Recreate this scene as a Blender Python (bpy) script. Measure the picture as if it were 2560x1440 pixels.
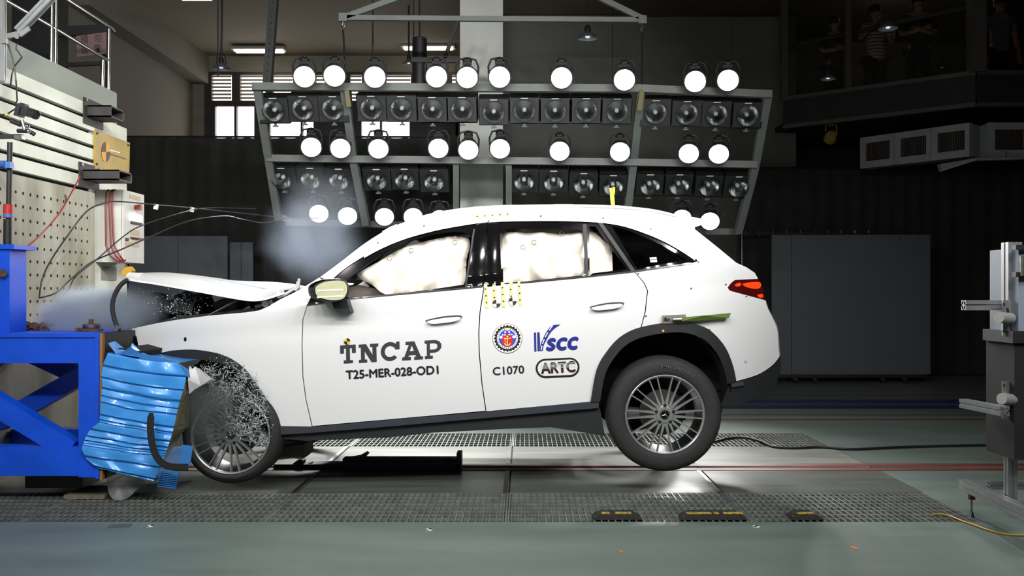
import bpy, bmesh, math, random
from mathutils import Vector, Matrix, Euler, noise
from mathutils.geometry import delaunay_2d_cdt
random.seed(7)
for o in list(bpy.data.objects): bpy.data.objects.remove(o, do_unlink=True)
SC = bpy.context.scene
COL = SC.collection
R = math.radians
# ------------------------------------------------------------------ camera, world, exposure
F, CX, VY, CZ = 2300.0, 1310.0, 733.0, 1.338      # focal length and principal point for a 2560 px wide frame, lens height
cam_d = bpy.data.cameras.new('camera'); cam = bpy.data.objects.new('camera', cam_d); COL.objects.link(cam)
cam.location = (0, 0, CZ); cam.rotation_euler = (R(90), 0, 0)
cam_d.sensor_width = 36; cam_d.lens = 36*F/2560
cam_d.shift_x = -(CX-1280)/2560; cam_d.shift_y = (VY-720)/2560
cam_d.clip_end = 200
SC.camera = cam
w = bpy.data.worlds.new('daylight'); SC.world = w; w.use_nodes = True
w.node_tree.nodes['Background'].inputs[0].default_value = (1.0, 0.93, 0.95, 1)
w.node_tree.nodes['Background'].inputs[1].default_value = 6.0
SC.view_settings.view_transform = 'Standard'; SC.view_settings.look = 'None'
SC.view_settings.gamma = 1.0; SC.view_settings.use_curve_mapping = False
SC.view_settings.exposure = 0.0
SC.cycles.max_bounces = 5; SC.cycles.diffuse_bounces = 2; SC.cycles.glossy_bounces = 2
SC.cycles.transparent_max_bounces = 10; SC.cycles.transmission_bounces = 4; SC.cycles.volume_bounces = 3
SC.cycles.sample_clamp_indirect = 4.0; SC.cycles.caustics_reflective = False; SC.cycles.caustics_refractive = False
SC.cycles.use_adaptive_sampling = True; SC.cycles.adaptive_threshold = 0.03
SC.cycles.volume_step_rate = 3.0; SC.cycles.volume_max_steps = 64
LAMP_W_NEAR, LAMP_W_FAR = 57.0, 140.0              # flood lamp power, camera-side rack and rack behind the car

def P(px, py, d):
    """photo pixel at distance d -> world point (x right, y away, z up)"""
    return Vector(((px-CX)*d/F, d, CZ-(py-VY)*d/F))
def XY(px, d): return (px-CX)*d/F
def ZZ(py, d): return CZ-(py-VY)*d/F

# ------------------------------------------------------------------ materials
def lin(c):
    c = c/255.0
    return c/12.92 if c <= 0.04045 else ((c+0.055)/1.055)**2.4
def rgb(r, g=None, b=None):
    if g is None: r, g, b = r
    return (lin(r), lin(g), lin(b), 1)
MATS = {}
def mat(name, col, rough=0.5, metal=0.0, var=0.0, scale=8.0, bump=0.0, col2=None, coat=0.0, emit=None, es=0.0, spec=0.5, stretch=None):
    if name in MATS: return MATS[name]
    m = bpy.data.materials.new(name); m.use_nodes = True
    nt = m.node_tree; b = nt.nodes['Principled BSDF']
    b.inputs['Roughness'].default_value = rough; b.inputs['Metallic'].default_value = metal
    b.inputs['Coat Weight'].default_value = coat; b.inputs['Coat Roughness'].default_value = 0.03
    b.inputs['Specular IOR Level'].default_value = spec
    c1 = rgb(col)
    b.inputs['Base Color'].default_value = c1
    if var > 0 or col2 is not None or bump > 0:
        tc = nt.nodes.new('ShaderNodeTexCoord'); mp = nt.nodes.new('ShaderNodeMapping')
        if stretch: mp.inputs['Scale'].default_value = stretch
        nz = nt.nodes.new('ShaderNodeTexNoise'); nz.inputs['Scale'].default_value = scale; nz.inputs['Detail'].default_value = 6
        nt.links.new(tc.outputs['Object'], mp.inputs[0]); nt.links.new(mp.outputs[0], nz.inputs['Vector'])
        if var > 0 or col2 is not None:
            cr = nt.nodes.new('ShaderNodeValToRGB'); e = cr.color_ramp.elements
            c2 = rgb(col2) if col2 is not None else tuple(x*(1-var) for x in c1[:3])+(1,)
            e[0].color = c2; e[0].position = 0.34; e[1].color = c1; e[1].position = 0.62
            nt.links.new(nz.outputs['Fac'], cr.inputs['Fac']); nt.links.new(cr.outputs[0], b.inputs['Base Color'])
        if bump > 0:
            bp = nt.nodes.new('ShaderNodeBump'); bp.inputs['Strength'].default_value = bump; bp.inputs['Distance'].default_value = 0.01
            nt.links.new(nz.outputs['Fac'], bp.inputs['Height']); nt.links.new(bp.outputs[0], b.inputs['Normal'])
    if emit is not None:
        b.inputs['Emission Color'].default_value = rgb(emit); b.inputs['Emission Strength'].default_value = es
    MATS[name] = m; return m
def glassy(name, tint, alpha, rough=0.02):
    """thin sheet glass: partly clear, partly glossy"""
    if name in MATS: return MATS[name]
    m = bpy.data.materials.new(name); m.use_nodes = True; nt = m.node_tree
    out = nt.nodes['Material Output']; nt.nodes.remove(nt.nodes['Principled BSDF'])
    tr = nt.nodes.new('ShaderNodeBsdfTransparent'); tr.inputs[0].default_value = rgb(tint)
    gl = nt.nodes.new('ShaderNodeBsdfGlossy'); gl.inputs['Roughness'].default_value = rough
    mx = nt.nodes.new('ShaderNodeMixShader'); mx.inputs[0].default_value = alpha
    nt.links.new(tr.outputs[0], mx.inputs[1]); nt.links.new(gl.outputs[0], mx.inputs[2]); nt.links.new(mx.outputs[0], out.inputs[0])
    MATS[name] = m; return m

PAINT = mat('white_car_paint', (222,225,225), 0.28, coat=0.6)
BLACKP = mat('black_plastic', (34,36,38), 0.55, var=.2, scale=30)
GLOSSB = mat('gloss_black', (10,11,12), 0.08, coat=0.5)
RUBBER = mat('rubber', (38,39,39), 0.75, var=.25, scale=40, bump=.1)
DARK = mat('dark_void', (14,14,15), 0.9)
CHROME = mat('chrome', (215,218,220), 0.12, 1.0)
STEEL = mat('steel', (150,152,150), 0.35, 1.0, var=.25, scale=20)
ALU = mat('aluminium_profile', (168,172,172), 0.38, 0.85, var=.12, scale=14, stretch=(1,1,.1))
STAIN = mat('stainless_tube', (200,202,196), 0.22, 1.0)
RIGGREY = mat('rig_grey_paint', (96,102,99), 0.55, var=.15, scale=6)
BLACKM = mat('black_metal', (26,28,29), 0.5, var=.2, scale=12)
WHITEPL = mat('white_plastic', (205,206,200), 0.5)
REDW = mat('red_wire', (120,24,22), 0.5)
CABLEB = mat('black_cable', (24,25,26), 0.5)
YEL = mat('yellow_tape', (226,190,40), 0.5)
BLK = mat('black_print', (16,17,19), 0.5)
CHAR = mat('charcoal_print', (46,50,54), 0.5)
BLUEP = mat('blue_machine_paint', (10,84,226), 0.4, var=.18, scale=5, bump=.05)
WOOD = mat('plywood_edge', (150,110,66), 0.7, var=.35, scale=30, stretch=(1,1,.1))
RUST = mat('rusty_iron', (92,66,44), 0.8, var=.5, scale=40, bump=.3)

# ------------------------------------------------------------------ mesh builder
class MB:
    def __init__(s): s.v = []; s.f = []
    def add(s, vs, fs):
        n = len(s.v); s.v += [Vector(x) for x in vs]; s.f += [[i+n for i in f] for f in fs]; return s
    def box(s, lo, hi):
        x0,y0,z0 = lo; x1,y1,z1 = hi
        return s.add([(x0,y0,z0),(x1,y0,z0),(x1,y1,z0),(x0,y1,z0),(x0,y0,z1),(x1,y0,z1),(x1,y1,z1),(x0,y1,z1)],
            [(0,3,2,1),(4,5,6,7),(0,1,5,4),(1,2,6,5),(2,3,7,6),(3,0,4,7)])
    def cbox(s, c, sz, rot=(0,0,0)):
        M = Euler(rot).to_matrix(); n = len(s.v)
        s.box([-k/2 for k in sz], [k/2 for k in sz])
        for i in range(n, n+8): s.v[i] = M@s.v[i]+Vector(c)
        return s
    def beam(s, p0, p1, w, h, up=(0,0,1)):
        p0, p1 = Vector(p0), Vector(p1); d = (p1-p0).normalized(); up = Vector(up)
        if abs(d.dot(up)) > .98: up = Vector((0,1,0))
        a = d.cross(up).normalized()*w/2; b = a.cross(d).normalized()*h/2
        vs = [p+sa*a+sb*b for p in (p0,p1) for sa,sb in ((-1,-1),(1,-1),(1,1),(-1,1))]
        return s.add(vs, [(3,2,1,0),(4,5,6,7),(0,1,5,4),(1,2,6,5),(2,3,7,6),(3,0,4,7)])
    def tube(s, pts, r, n=8, cap=True, rad=None):
        pts = [Vector(p) for p in pts]; rings = []; prev = None
        for i,p in enumerate(pts):
            d = (pts[min(i+1,len(pts)-1)]-pts[max(i-1,0)]).normalized()
            if prev is None:
                ref = Vector((0,0,1)) if abs(d.z) < .9 else Vector((1,0,0)); a = d.cross(ref).normalized()
            else: a = (prev-d*prev.dot(d)).normalized()
            prev = a; b = d.cross(a); rr = rad[i] if rad else r
            rings.append([p+rr*(math.cos(2*math.pi*k/n)*a+math.sin(2*math.pi*k/n)*b) for k in range(n)])
        vs = [v for rg in rings for v in rg]
        fs = [(i*n+k, i*n+(k+1)%n, (i+1)*n+(k+1)%n, (i+1)*n+k) for i in range(len(pts)-1) for k in range(n)]
        if cap: fs += [tuple(range(n-1,-1,-1)), tuple((len(pts)-1)*n+k for k in range(n))]
        return s.add(vs, fs)
    def lathe(s, prof, n=24, M=None, a0=0, a1=2*math.pi, cap=False):
        """prof: (r, h) about local z, M places it"""
        full = abs(a1-a0-2*math.pi) < 1e-6; m = n if full else n+1
        vs = []
        for r,h in prof:
            for k in range(m):
                a = a0+(a1-a0)*k/n; vs.append(Vector((r*math.cos(a), r*math.sin(a), h)))
        fs = []
        for i in range(len(prof)-1):
            for k in range(n):
                k2 = (k+1)%m if full else k+1
                fs.append((i*m+k, i*m+k2, (i+1)*m+k2, (i+1)*m+k))
        if cap: fs += [tuple(range(m-1,-1,-1)), tuple((len(prof)-1)*m+k for k in range(m))]
        if M is not None: vs = [M@v for v in vs]
        return s.add(vs, fs)
    def cyl(s, p0, p1, r, n=16, r1=None):
        p0, p1 = Vector(p0), Vector(p1); d = p1-p0
        M = Matrix.Translation(p0)@d.to_track_quat('Z','Y').to_matrix().to_4x4()
        return s.lathe([(r,0),(r if r1 is None else r1,d.length)], n, M, cap=True)
    def prism(s, poly, off):
        """closed polygon of 3D points extruded by vector off"""
        poly = [Vector(p) for p in poly]; n = len(poly); off = Vector(off)
        return s.add(poly+[p+off for p in poly], [tuple(range(n)), tuple(range(2*n-1,n-1,-1))]+[(i,i+n,(i+1)%n+n,(i+1)%n) for i in range(n)])
    def sheet(s, rows, close=False):
        m = len(rows[0]); vs = [p for r in rows for p in r]
        return s.add(vs, [(i*m+k, i*m+k+1, (i+1)*m+k+1, (i+1)*m+k) for i in range(len(rows)-1) for k in range(m-1)])
    def mesh(s, name, m, smooth=None):
        me = bpy.data.meshes.new(name); me.from_pydata([tuple(v) for v in s.v], [], s.f); me.update()
        bm = bmesh.new(); bm.from_mesh(me); bmesh.ops.recalc_face_normals(bm, faces=bm.faces); bm.to_mesh(me); bm.free()
        if m: me.materials.append(m)
        if smooth:
            for p in me.polygons: p.use_smooth = True
            try: me.set_sharp_from_angle(angle=R(smooth))
            except Exception: pass
        return me
    def build(s, name, m, parent=None, smooth=None):
        o = bpy.data.objects.new(name, s.mesh(name, m, smooth)); COL.objects.link(o); return par(o, parent)
def par(o, parent):
    if parent is not None:
        o.parent = parent; q = parent; t = Matrix.Identity(4)
        while q is not None: t = q.matrix_basis@t if q.parent is None else q.matrix_parent_inverse@q.matrix_basis@t; q = q.parent
        o.matrix_parent_inverse = t.inverted()
    return o
def tag(o, label, cat, group=None, kind=None):
    if label: o['label'] = label
    if cat: o['category'] = cat
    if group: o['group'] = group
    if kind: o['kind'] = kind
    return o
def thing(name, label, cat, loc=(0,0,0), group=None, kind=None):
    o = bpy.data.objects.new(name, None); COL.objects.link(o); o.location = loc; o.empty_display_size = .1
    return tag(o, label, cat, group, kind)
def struct(o): o['kind'] = 'structure'; return o
def link(me, name, parent=None, M=None):
    """another object on shared mesh data, placed by matrix M in the parent's space"""
    o = bpy.data.objects.new(name, me); COL.objects.link(o); o.parent = parent
    if M is not None: o.matrix_basis = M
    return o
def catmull(pts, n=6, closed=False):
    out = []; N = len(pts); rng = N if closed else N-1
    for i in range(rng):
        g = (lambda k: pts[k%N]) if closed else (lambda k: pts[max(0,min(N-1,k))])
        p0,p1,p2,p3 = g(i-1),g(i),g(i+1),g(i+2)
        for j in range(n):
            t = j/n
            out.append(tuple(.5*((2*b)+(c-a)*t+(2*a-5*b+4*c-d)*t*t+(3*b-a-3*c+d)*t**3) for a,b,c,d in zip(p0,p1,p2,p3)))
    if not closed: out.append(tuple(pts[-1]))
    return out
def inpoly(x, y, poly):
    c = False; j = len(poly)-1
    for i in range(len(poly)):
        xi,yi = poly[i][0],poly[i][1]; xj,yj = poly[j][0],poly[j][1]
        if (yi > y) != (yj > y) and x < (xj-xi)*(y-yi)/(yj-yi)+xi: c = not c
        j = i
    return c
def resample(poly, step):
    out = []
    for i in range(len(poly)):
        a, b = poly[i], poly[(i+1)%len(poly)]; L = math.dist(a,b); n = max(1, int(L/step+.5))
        for k in range(n): out.append((a[0]+(b[0]-a[0])*k/n, a[1]+(b[1]-a[1])*k/n))
    o2 = []
    for p in out:
        if not o2 or math.dist(p,o2[-1]) > .3: o2.append(p)
    return o2
def fill2d(outline, holes=(), step=14):
    """constrained triangulation of an outline with holes -> points, triangles, boundary loops"""
    loops = [resample(outline, step)]+[resample(h, step) for h in holes]
    pts = []; edges = []
    for L in loops:
        n = len(pts); pts += L; edges += [(n+i, n+(i+1)%len(L)) for i in range(len(L))]
    xs = [p[0] for p in loops[0]]; ys = [p[1] for p in loops[0]]
    x = min(xs)+step*.5; k = 0
    while x < max(xs):
        y = min(ys)+step*(.25+.5*(k%2))
        while y < max(ys):
            if inpoly(x,y,loops[0]) and not any(inpoly(x,y,h) for h in loops[1:]):
                if min(math.dist((x,y),q) for q in pts[:sum(map(len,loops))]) > step*.45: pts.append((x,y))
            y += step
        x += step*.87; k += 1
    r = delaunay_2d_cdt([Vector(p) for p in pts], edges, [], 0, 1e-4)
    V, Fc = r[0], r[2]
    tris = []
    for f in Fc:
        cx = sum(V[i][0] for i in f)/len(f); cy = sum(V[i][1] for i in f)/len(f)
        if inpoly(cx,cy,loops[0]) and not any(inpoly(cx,cy,h) for h in loops[1:]): tris.append(tuple(f))
    return [(v[0],v[1]) for v in V], tris
def surf_panel(name, outline, m, parent, S, holes=(), step=14, thick=.012, smooth=40, off=0.0):
    pts, tris = fill2d(outline, holes, step)
    front = [S(x,y,off) for x,y in pts]; n = len(front)
    from collections import Counter
    ec = Counter()
    for t in tris:
        for i in range(3): ec[tuple(sorted((t[i],t[(i+1)%3])))] += 1
    fs = list(tris)
    vs = list(front)
    if thick > 0:
        vs += [p+Vector((0,thick,0)) for p in front]
        fs += [tuple(i+n for i in reversed(t)) for t in tris]
        fs += [(a,b,b+n,a+n) for (a,b),c in ec.items() if c == 1]
    b = MB(); b.add(vs, fs); return b.build(name, m, parent, smooth)
def text_tris(s, bold=0.0, shear=0.0, spacing=1.0):
    c = bpy.data.curves.new('t','FONT'); c.body = s; c.offset = bold; c.shear = shear; c.space_character = spacing; c.resolution_u = 4
    o = bpy.data.objects.new('t', c); COL.objects.link(o)
    dg = bpy.context.evaluated_depsgraph_get(); me = bpy.data.meshes.new_from_object(o.evaluated_get(dg))
    vs = [tuple(v.co) for v in me.vertices]; fs = [tuple(p.vertices) for p in me.polygons]
    bpy.data.objects.remove(o); bpy.data.curves.remove(c); bpy.data.meshes.remove(me)
    x0 = min(v[0] for v in vs); x1 = max(v[0] for v in vs); y0 = min(v[1] for v in vs); y1 = max(v[1] for v in vs)
    return [((v[0]-x0)/(x1-x0), (v[1]-y0)/(y1-y0)) for v in vs], fs
def text_on(name, s, m, parent, S, p00, p10, h, bold=0.0, shear=0.0, off=.004, spacing=1.0, fat=0.0):
    """lettering laid on a surface: baseline from p00 to p10 (pixels), cap height h pixels"""
    vs, fs = text_tris(s, bold, shear, spacing)
    dx, dy = p10[0]-p00[0], p10[1]-p00[1]; L = math.hypot(dx,dy); nx, ny = dy/L, -dx/L
    b = MB()
    for k,(ox,oy) in enumerate(((0,0),) if not fat else ((0,0),(-fat,0),(fat,0),(0,-fat),(0,fat))):
        b.add([S(p00[0]+u*dx+v*h*nx+ox, p00[1]+u*dy+v*h*ny+oy, off+k*.00005) for u,v in vs], fs)
    return b.build(name, m, parent)
# ================================================================== SETTING
FLOORM = mat('grey_floor_paint', (102,117,111), 0.42, var=.22, scale=1.6, stretch=(.5,2,1), bump=.02)
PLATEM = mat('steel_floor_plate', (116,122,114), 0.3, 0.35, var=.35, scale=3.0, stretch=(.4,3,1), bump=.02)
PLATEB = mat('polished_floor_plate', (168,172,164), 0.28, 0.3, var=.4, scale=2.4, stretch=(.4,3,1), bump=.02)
PITM = mat('pit_grey', (84,96,94), 0.7, var=.3, scale=3)
GRATM = mat('galvanised_grating', (150,158,152), 0.45, 0.6, var=.3, scale=9)
REDL = mat('red_floor_line', (128,44,32), 0.5, var=.5, scale=14, col2=(70,50,42), stretch=(.3,2,1))
WALLM = mat('cream_wall', (116,113,99), 0.85, var=.08, scale=1.2)
CEILM = mat('ceiling_cream', (138,130,110), 0.9, var=.06, scale=1)
DRAPEM = mat('black_drape', (44,45,44), 0.95, var=.2, scale=3)
DRAPEG = mat('dark_grey_drape', (92,94,88), 0.95, var=.1, scale=2)
XL, XR, YN, YF, ZC = -7.2, 11.0, -4.0, 20.0, 6.5
G0, G1, H0, H1, GX = 5.38, 6.167, 8.035, 8.79, 2.68       # grating strips
RA, RB = 7.035, 7.105                                     # tow groove
floor = struct(MB().box((XL,YN,-.3),(XR,G0,0)).build('floor', FLOORM))
def fl(name, lo, hi, m): return MB().box(lo,hi).build(name, m, floor)
fl('floor_slab', (XL,H1,-.3),(XR,YF,0), FLOORM)
fl('floor_slab', (GX,G0,-.3),(XR,RA,0), FLOORM)
fl('floor_slab', (GX,RB,-.3),(XR,H1,0), FLOORM)
fl('pit_floor', (XL,G0,-.3),(GX,G1,-.13), PITM)
fl('pit_floor', (XL,H0,-.3),(GX,H1,-.13), PITM)
fl('groove_floor', (XL,RA,-.3),(XR,RB,-.08), DARK)
B = [XL,-5.78,-4.36,-2.94,-1.52,-0.1,1.34,GX]
for i in range(7):
    a, b = B[i]+.006, B[i+1]-.006
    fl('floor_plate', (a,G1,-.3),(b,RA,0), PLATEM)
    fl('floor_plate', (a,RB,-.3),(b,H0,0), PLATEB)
    fl('joint_strip', (b,G1,-.3),(b+.012,RA,-.008), DARK)
    fl('joint_strip', (b,RB,-.3),(b+.012,H0,-.008), DARK)
    if i in (3,4,5):   # steel edge angles on the nearer joints
        fl('joint_angle', (b-.035,G1,-.01),(b-.006,RA-.11,.003), STEEL)
        fl('joint_angle', (b-.035,RB+.12,-.01),(b-.006,H0,.003), STEEL)
for x0, x1 in ((-3.2,-1.9),(-.5,GX),(GX,5.4)):
    fl('red_line', (x0,RA-.10,-.001),(x1,RA-.005,.003), REDL)
    fl('red_line', (x0,RB+.005,-.001),(x1,RB+.11,.003), REDL)
fl('red_line', (0.3,9.68,-.001),(6.5,9.75,.003), REDL)
fl('red_line', (1.0,11.95,-.001),(6.5,12.0,.003), REDL)
fl('dark_line', (0.3,10.08,-.001),(6.5,10.14,.003), mat('dark_seam',(56,52,46),.7))
# gratings: bearing bars front to back every 41 mm, cross rods every 100 mm
def grating(x0, x1, y0, y1, label, grp):
    t = thing('floor_grating', label, 'grating', ((x0+x1)/2,(y0+y1)/2,-.05), grp)
    b = MB(); n = int((x1-x0)/.041)
    for k in range(n+1):
        x = x0+.02+k*(x1-x0-.04)/n; b.box((x-.003,y0,-.045),(x+.003,y1,0))
    o = b.build('bearing_bars', GRATM, t); o['kind'] = 'stuff'
    b = MB(); m = int(round((y1-y0)/.1))
    for k in range(m+1):
        y = y0+.008+k*(y1-y0-.016)/m; b.box((x0,y-.004,-.022),(x1,y+.004,-.003))
    o = b.build('cross_rods', GRATM, t); o['kind'] = 'stuff'
    for xx in (x0+.003, x1-.003): MB().box((xx-.005,y0,-.06),(xx+.005,y1,.001)).build('edge_bar', GRATM, t)
NG = ['beneath the blue barrier frame','left of the front wheel','below the crumpled front wheel','below the front door','below the rear door','in front of the rear wheel','ending by the aluminium stand']
ORD = ['first','second','third','fourth','fifth','sixth','seventh','eighth','ninth','tenth','eleventh','twelfth','thirteenth','fourteenth','fifteenth','sixteenth']
for i in range(1,7):
    grating(B[i]+.004,B[i+1]-.004,G0+.004,G1-.004,'near strip of steel floor grating, %s panel from the left'%ORD[i-1],'near grating panels')
    if i < 6 or True:
        grating(B[i]+.004,B[i+1]-.004,H0+.004,H1-.004,'far strip of steel floor grating behind the car, %s panel from the left'%ORD[i-1],'far grating panels')
# blue guide rail across the floor
t = thing('guide_rail', 'low blue guide rail lying across the floor behind the car', 'rail', (3,11,0))
MB().box((-1.5,10.75,.0),(5.62,11.1,.055)).build('rail_bar', mat('blue_rail',(38,48,92),.5,var=.3,scale=6), t)
MB().box((-1.5,10.66,0),(5.62,10.74,.02)).build('rail_foot', BLACKM, t)
# walls
struct(MB().box((XL-.2,YN,-.3),(XL,YF,ZC)).build('wall_left', WALLM))
struct(MB().box((XR,YN,-.3),(XR+.2,YF,ZC)).build('wall_right', DRAPEM))
struct(MB().box((XL,YN-.2,-.3),(XR,YN,ZC)).build('wall_front', DRAPEG))
struct(MB().box((XL-.2,YN-.2,ZC),(XR+.2,YF+.2,ZC+.2)).build('ceiling', CEILM))
struct(MB().box((XL,14.5,ZC-.62),(XL+.35,YF,ZC)).build('trim_1', WALLM))       # beam along the left wall
# back wall with the clerestory opening
wx0, wx1, wz0, wz1 = XY(512,20), XY(1146,20), 3.9, ZZ(180,20)
bw = struct(MB().box((XL,YF,-.3),(wx0,YF+.2,ZC)).build('wall_back', WALLM))
def bwp(lo,hi): return MB().box(lo,hi).build('wall_section', WALLM, bw)
bwp((wx1,YF,-.3),(XR,YF+.2,ZC)); bwp((wx0,YF,-.3),(wx1,YF+.2,wz0)); bwp((wx0,YF,wz1),(wx1,YF+.2,ZC))
WFR = mat('window_frame_dark', (44,40,36), 0.5); PANE = glassy('window_glass',(245,245,245),.05)
SLAT = mat('blind_slat', (150,140,120), 0.6)
cols = [(530,580),(601,664),(683,733),(746,782),(790,822),(876,905),(910,960),(966,1027),(1065,1112),(1130,1142)]      # blinds
lows = [(538,586),(592,636),(675,752),(757,784),(904,950),(955,1024)]                                                     # clear lights
win = struct(MB().box((wx0,YF-.02,wz0),(wx0+.06,YF+.1,wz1)).build('window_1', WFR))
yb0, yb1, yl0 = ZZ(252,20), ZZ(266,20), ZZ(345,20)
def wpart(n,lo,hi,m): return MB().box(lo,hi).build(n,m,win)
wpart('window_frame',(wx0,YF-.02,wz1-.07),(wx1,YF+.1,wz1),WFR); wpart('window_frame',(wx0,YF-.02,wz0),(wx1,YF+.1,wz0+.1),WFR)
wpart('window_transom',(wx0,YF-.03,yb1),(wx1,YF+.1,yb0),WFR); wpart('window_frame',(wx1-.06,YF-.02,wz0),(wx1,YF+.1,wz1),WFR)
for C_, z0_, z1_, bl in ((cols,yb0,wz1-.07,True),(lows,wz0+.1,yb1,False)):
    prev = wx0+.06
    for a,b in C_:
        xa, xb = XY(a,20), XY(b,20)
        if xa > prev: wpart('mullion',(prev,YF-.02,z0_),(xa,YF+.1,z1_),WFR)
        prev = xb; wpart('pane',(xa,YF+.03,z0_),(xb,YF+.04,z1_),PANE)
        z = z0_+.03
        while bl and z < z1_-.03:
            wpart('blind_slat',(xa,YF-.05,z),(xb,YF-.03,z+.042),SLAT); z += .078
    wpart('mullion',(prev,YF-.02,z0_),(wx1,YF+.1,z1_),WFR)
wpart('window_sill',(wx0,YF-.12,yl0-.25),(wx1,YF,yl0-.16),WFR)
# white column
c0 = 14.5
struct(MB().box((XY(1150,c0),c0,0),(XY(1257,c0),c0+.6,ZC)).build('column', mat('column_paint',(224,230,222),.75,var=.08,scale=2)))
# drapes: folded sheets hung from the wall rails
def drape(name, label, x0, x1, y, z1, m, fold=.02, pitch=.26, z0=0.02):
    n = int((x1-x0)/(pitch/5)); top = []; bot = []
    for k in range(n+1):
        x = x0+(x1-x0)*k/n; yy = y+fold*math.sin(2*math.pi*x/pitch+1.3*math.sin(x*2.1)); top.append(Vector((x,yy,z1))); bot.append(Vector((x,yy*1.0+.01*math.sin(x*9),z0)))
    t = thing(name, label, 'curtain', ((x0+x1)/2,y,0))
    b = MB(); b.sheet([bot,top]); b.add([p+Vector((0,.03,0)) for p in bot]+[p+Vector((0,.03,0)) for p in top], [(i,i+n+1,i+n+2,i+1) for i in range(n)])
    b.build('cloth', m, t, 60)
    MB().tube([(x0,y,z1+.02),(x1,y,z1+.02)],.018).build('curtain_rail', BLACKM, t)
drape('blackout_curtain','long black blackout curtain hung below the clerestory windows', XL+.05, XY(1149,14.9), 14.9, ZZ(345,14.9), DRAPEM)
drape('backdrop_curtain','tall dark grey backdrop curtain behind the lamp rack', XY(1258,15.3), XY(1990,15.3), 15.3, ZZ(42,15.3), DRAPEG, fold=.012, pitch=.9)
drape('side_curtain','black curtain beneath the observation gallery', XY(1850,14.95), XR-.1, 14.95, 3.35, DRAPEM)
t = thing('curtain_track','pale curtain track with hooks above the grey rolling screen','rail',(XY(2020,14.6),14.6,0))
MB().tube([P(1855,583,14.6),P(2192,586,14.6)],.016).build('track_bar', STEEL, t)
for k in range(10):
    p = P(1865+k*34,583,14.6); MB().tube([p+Vector((0,0,.045)),p-Vector((0,0,.05))],.007,6).build('hook', STEEL, t)
MB().tube([P(1855,583,14.6),(XY(1855,14.6),14.6,0)],.012).build('track_post', STEEL, t)
# rolling screens
PANELM = mat('grey_screen_board', (84,91,96), 0.6, var=.08, scale=2)
def screen(label, px0, px1, py0, d, seam, casters, h0=.13):
    t = thing('rolling_screen', label, 'screen', (XY((px0+px1)/2,d),d,0), 'rolling grey screens')
    x0, x1, z1 = XY(px0,d), XY(px1,d), ZZ(py0,d); xs = x0+(x1-x0)*seam
    MB().box((x0,d,h0),(xs-.004,d+.05,z1)).build('board', PANELM, t)
    MB().box((xs+.004,d,h0),(x1,d+.05,z1)).build('board', PANELM, t)
    MB().box((x0+.05,d-.02+.02,h0-.05),(x1-.05,d+.4,h0)).build('base_frame', BLACKM, t)
    for c in casters:
        for yy in (d+.02, d+.36):
            x = x0+(x1-x0)*c
            w_ = MB().cyl((x-.02,yy,.048),(x+.02,yy,.048),.048,14).build('caster', RUBBER, t)
            MB().box((x-.028,yy-.02,.05),(x+.028,yy+.02,h0-.04)).build('caster_fork', STEEL, w_)
    for k in range(8):
        x = x0+(x1-x0)*(.07+.86*k/7); MB().cyl((x,d-.006,z1-.07),(x,d,z1-.07),.008,8).build('screw', STEEL, t)
screen('large grey screen on casters standing to the right of the car', 1930, 2326, 587, 13.7, .125, (.15,.27,.7,.84))
screen('wide grey screen on casters behind the raised hood', 322, 568, 590, 13.7, .5, (.2,.8))
screen('narrow grey screen on casters behind the raised hood, beside the wide one', 574, 632, 606, 14.0, .5, (.2,.8))
# ceiling lights
def tube_light(label, px0, px1, py, d):
    a, b = P(px0,py,d), P(px1,py,d); t = thing('fluorescent_light', label, 'ceiling light', (a+b)/2, 'ceiling fluorescent lights')
    MB().box((a.x-.05,d-.14,a.z+.03),(b.x+.05,d+.14,a.z+.09)).build('light_tray', mat('tray_white',(150,148,140),.6), t)
    for s in (-.07,.07): MB().cyl((a.x,d+s,a.z+.012),(b.x,d+s,a.z+.012),.016,10).build('light_tube', mat('fluorescent',(255,250,240),.5,emit=(255,246,232),es=14), t)
    for x in (a.x+.2, b.x-.2): MB().tube([(x,d,a.z+.09),(x,d,ZC)],.008,6).build('hanger', BLACKM, t)
tube_light('twin fluorescent ceiling light beside the perforated steel mast', 588, 708, 130, 19.2)
tube_light('twin fluorescent ceiling light behind the dark round duct', 1010, 1132, 123, 19.2)
tube_light('twin fluorescent ceiling light cut off at the top edge', 452, 525, -3, 13.4)
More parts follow.
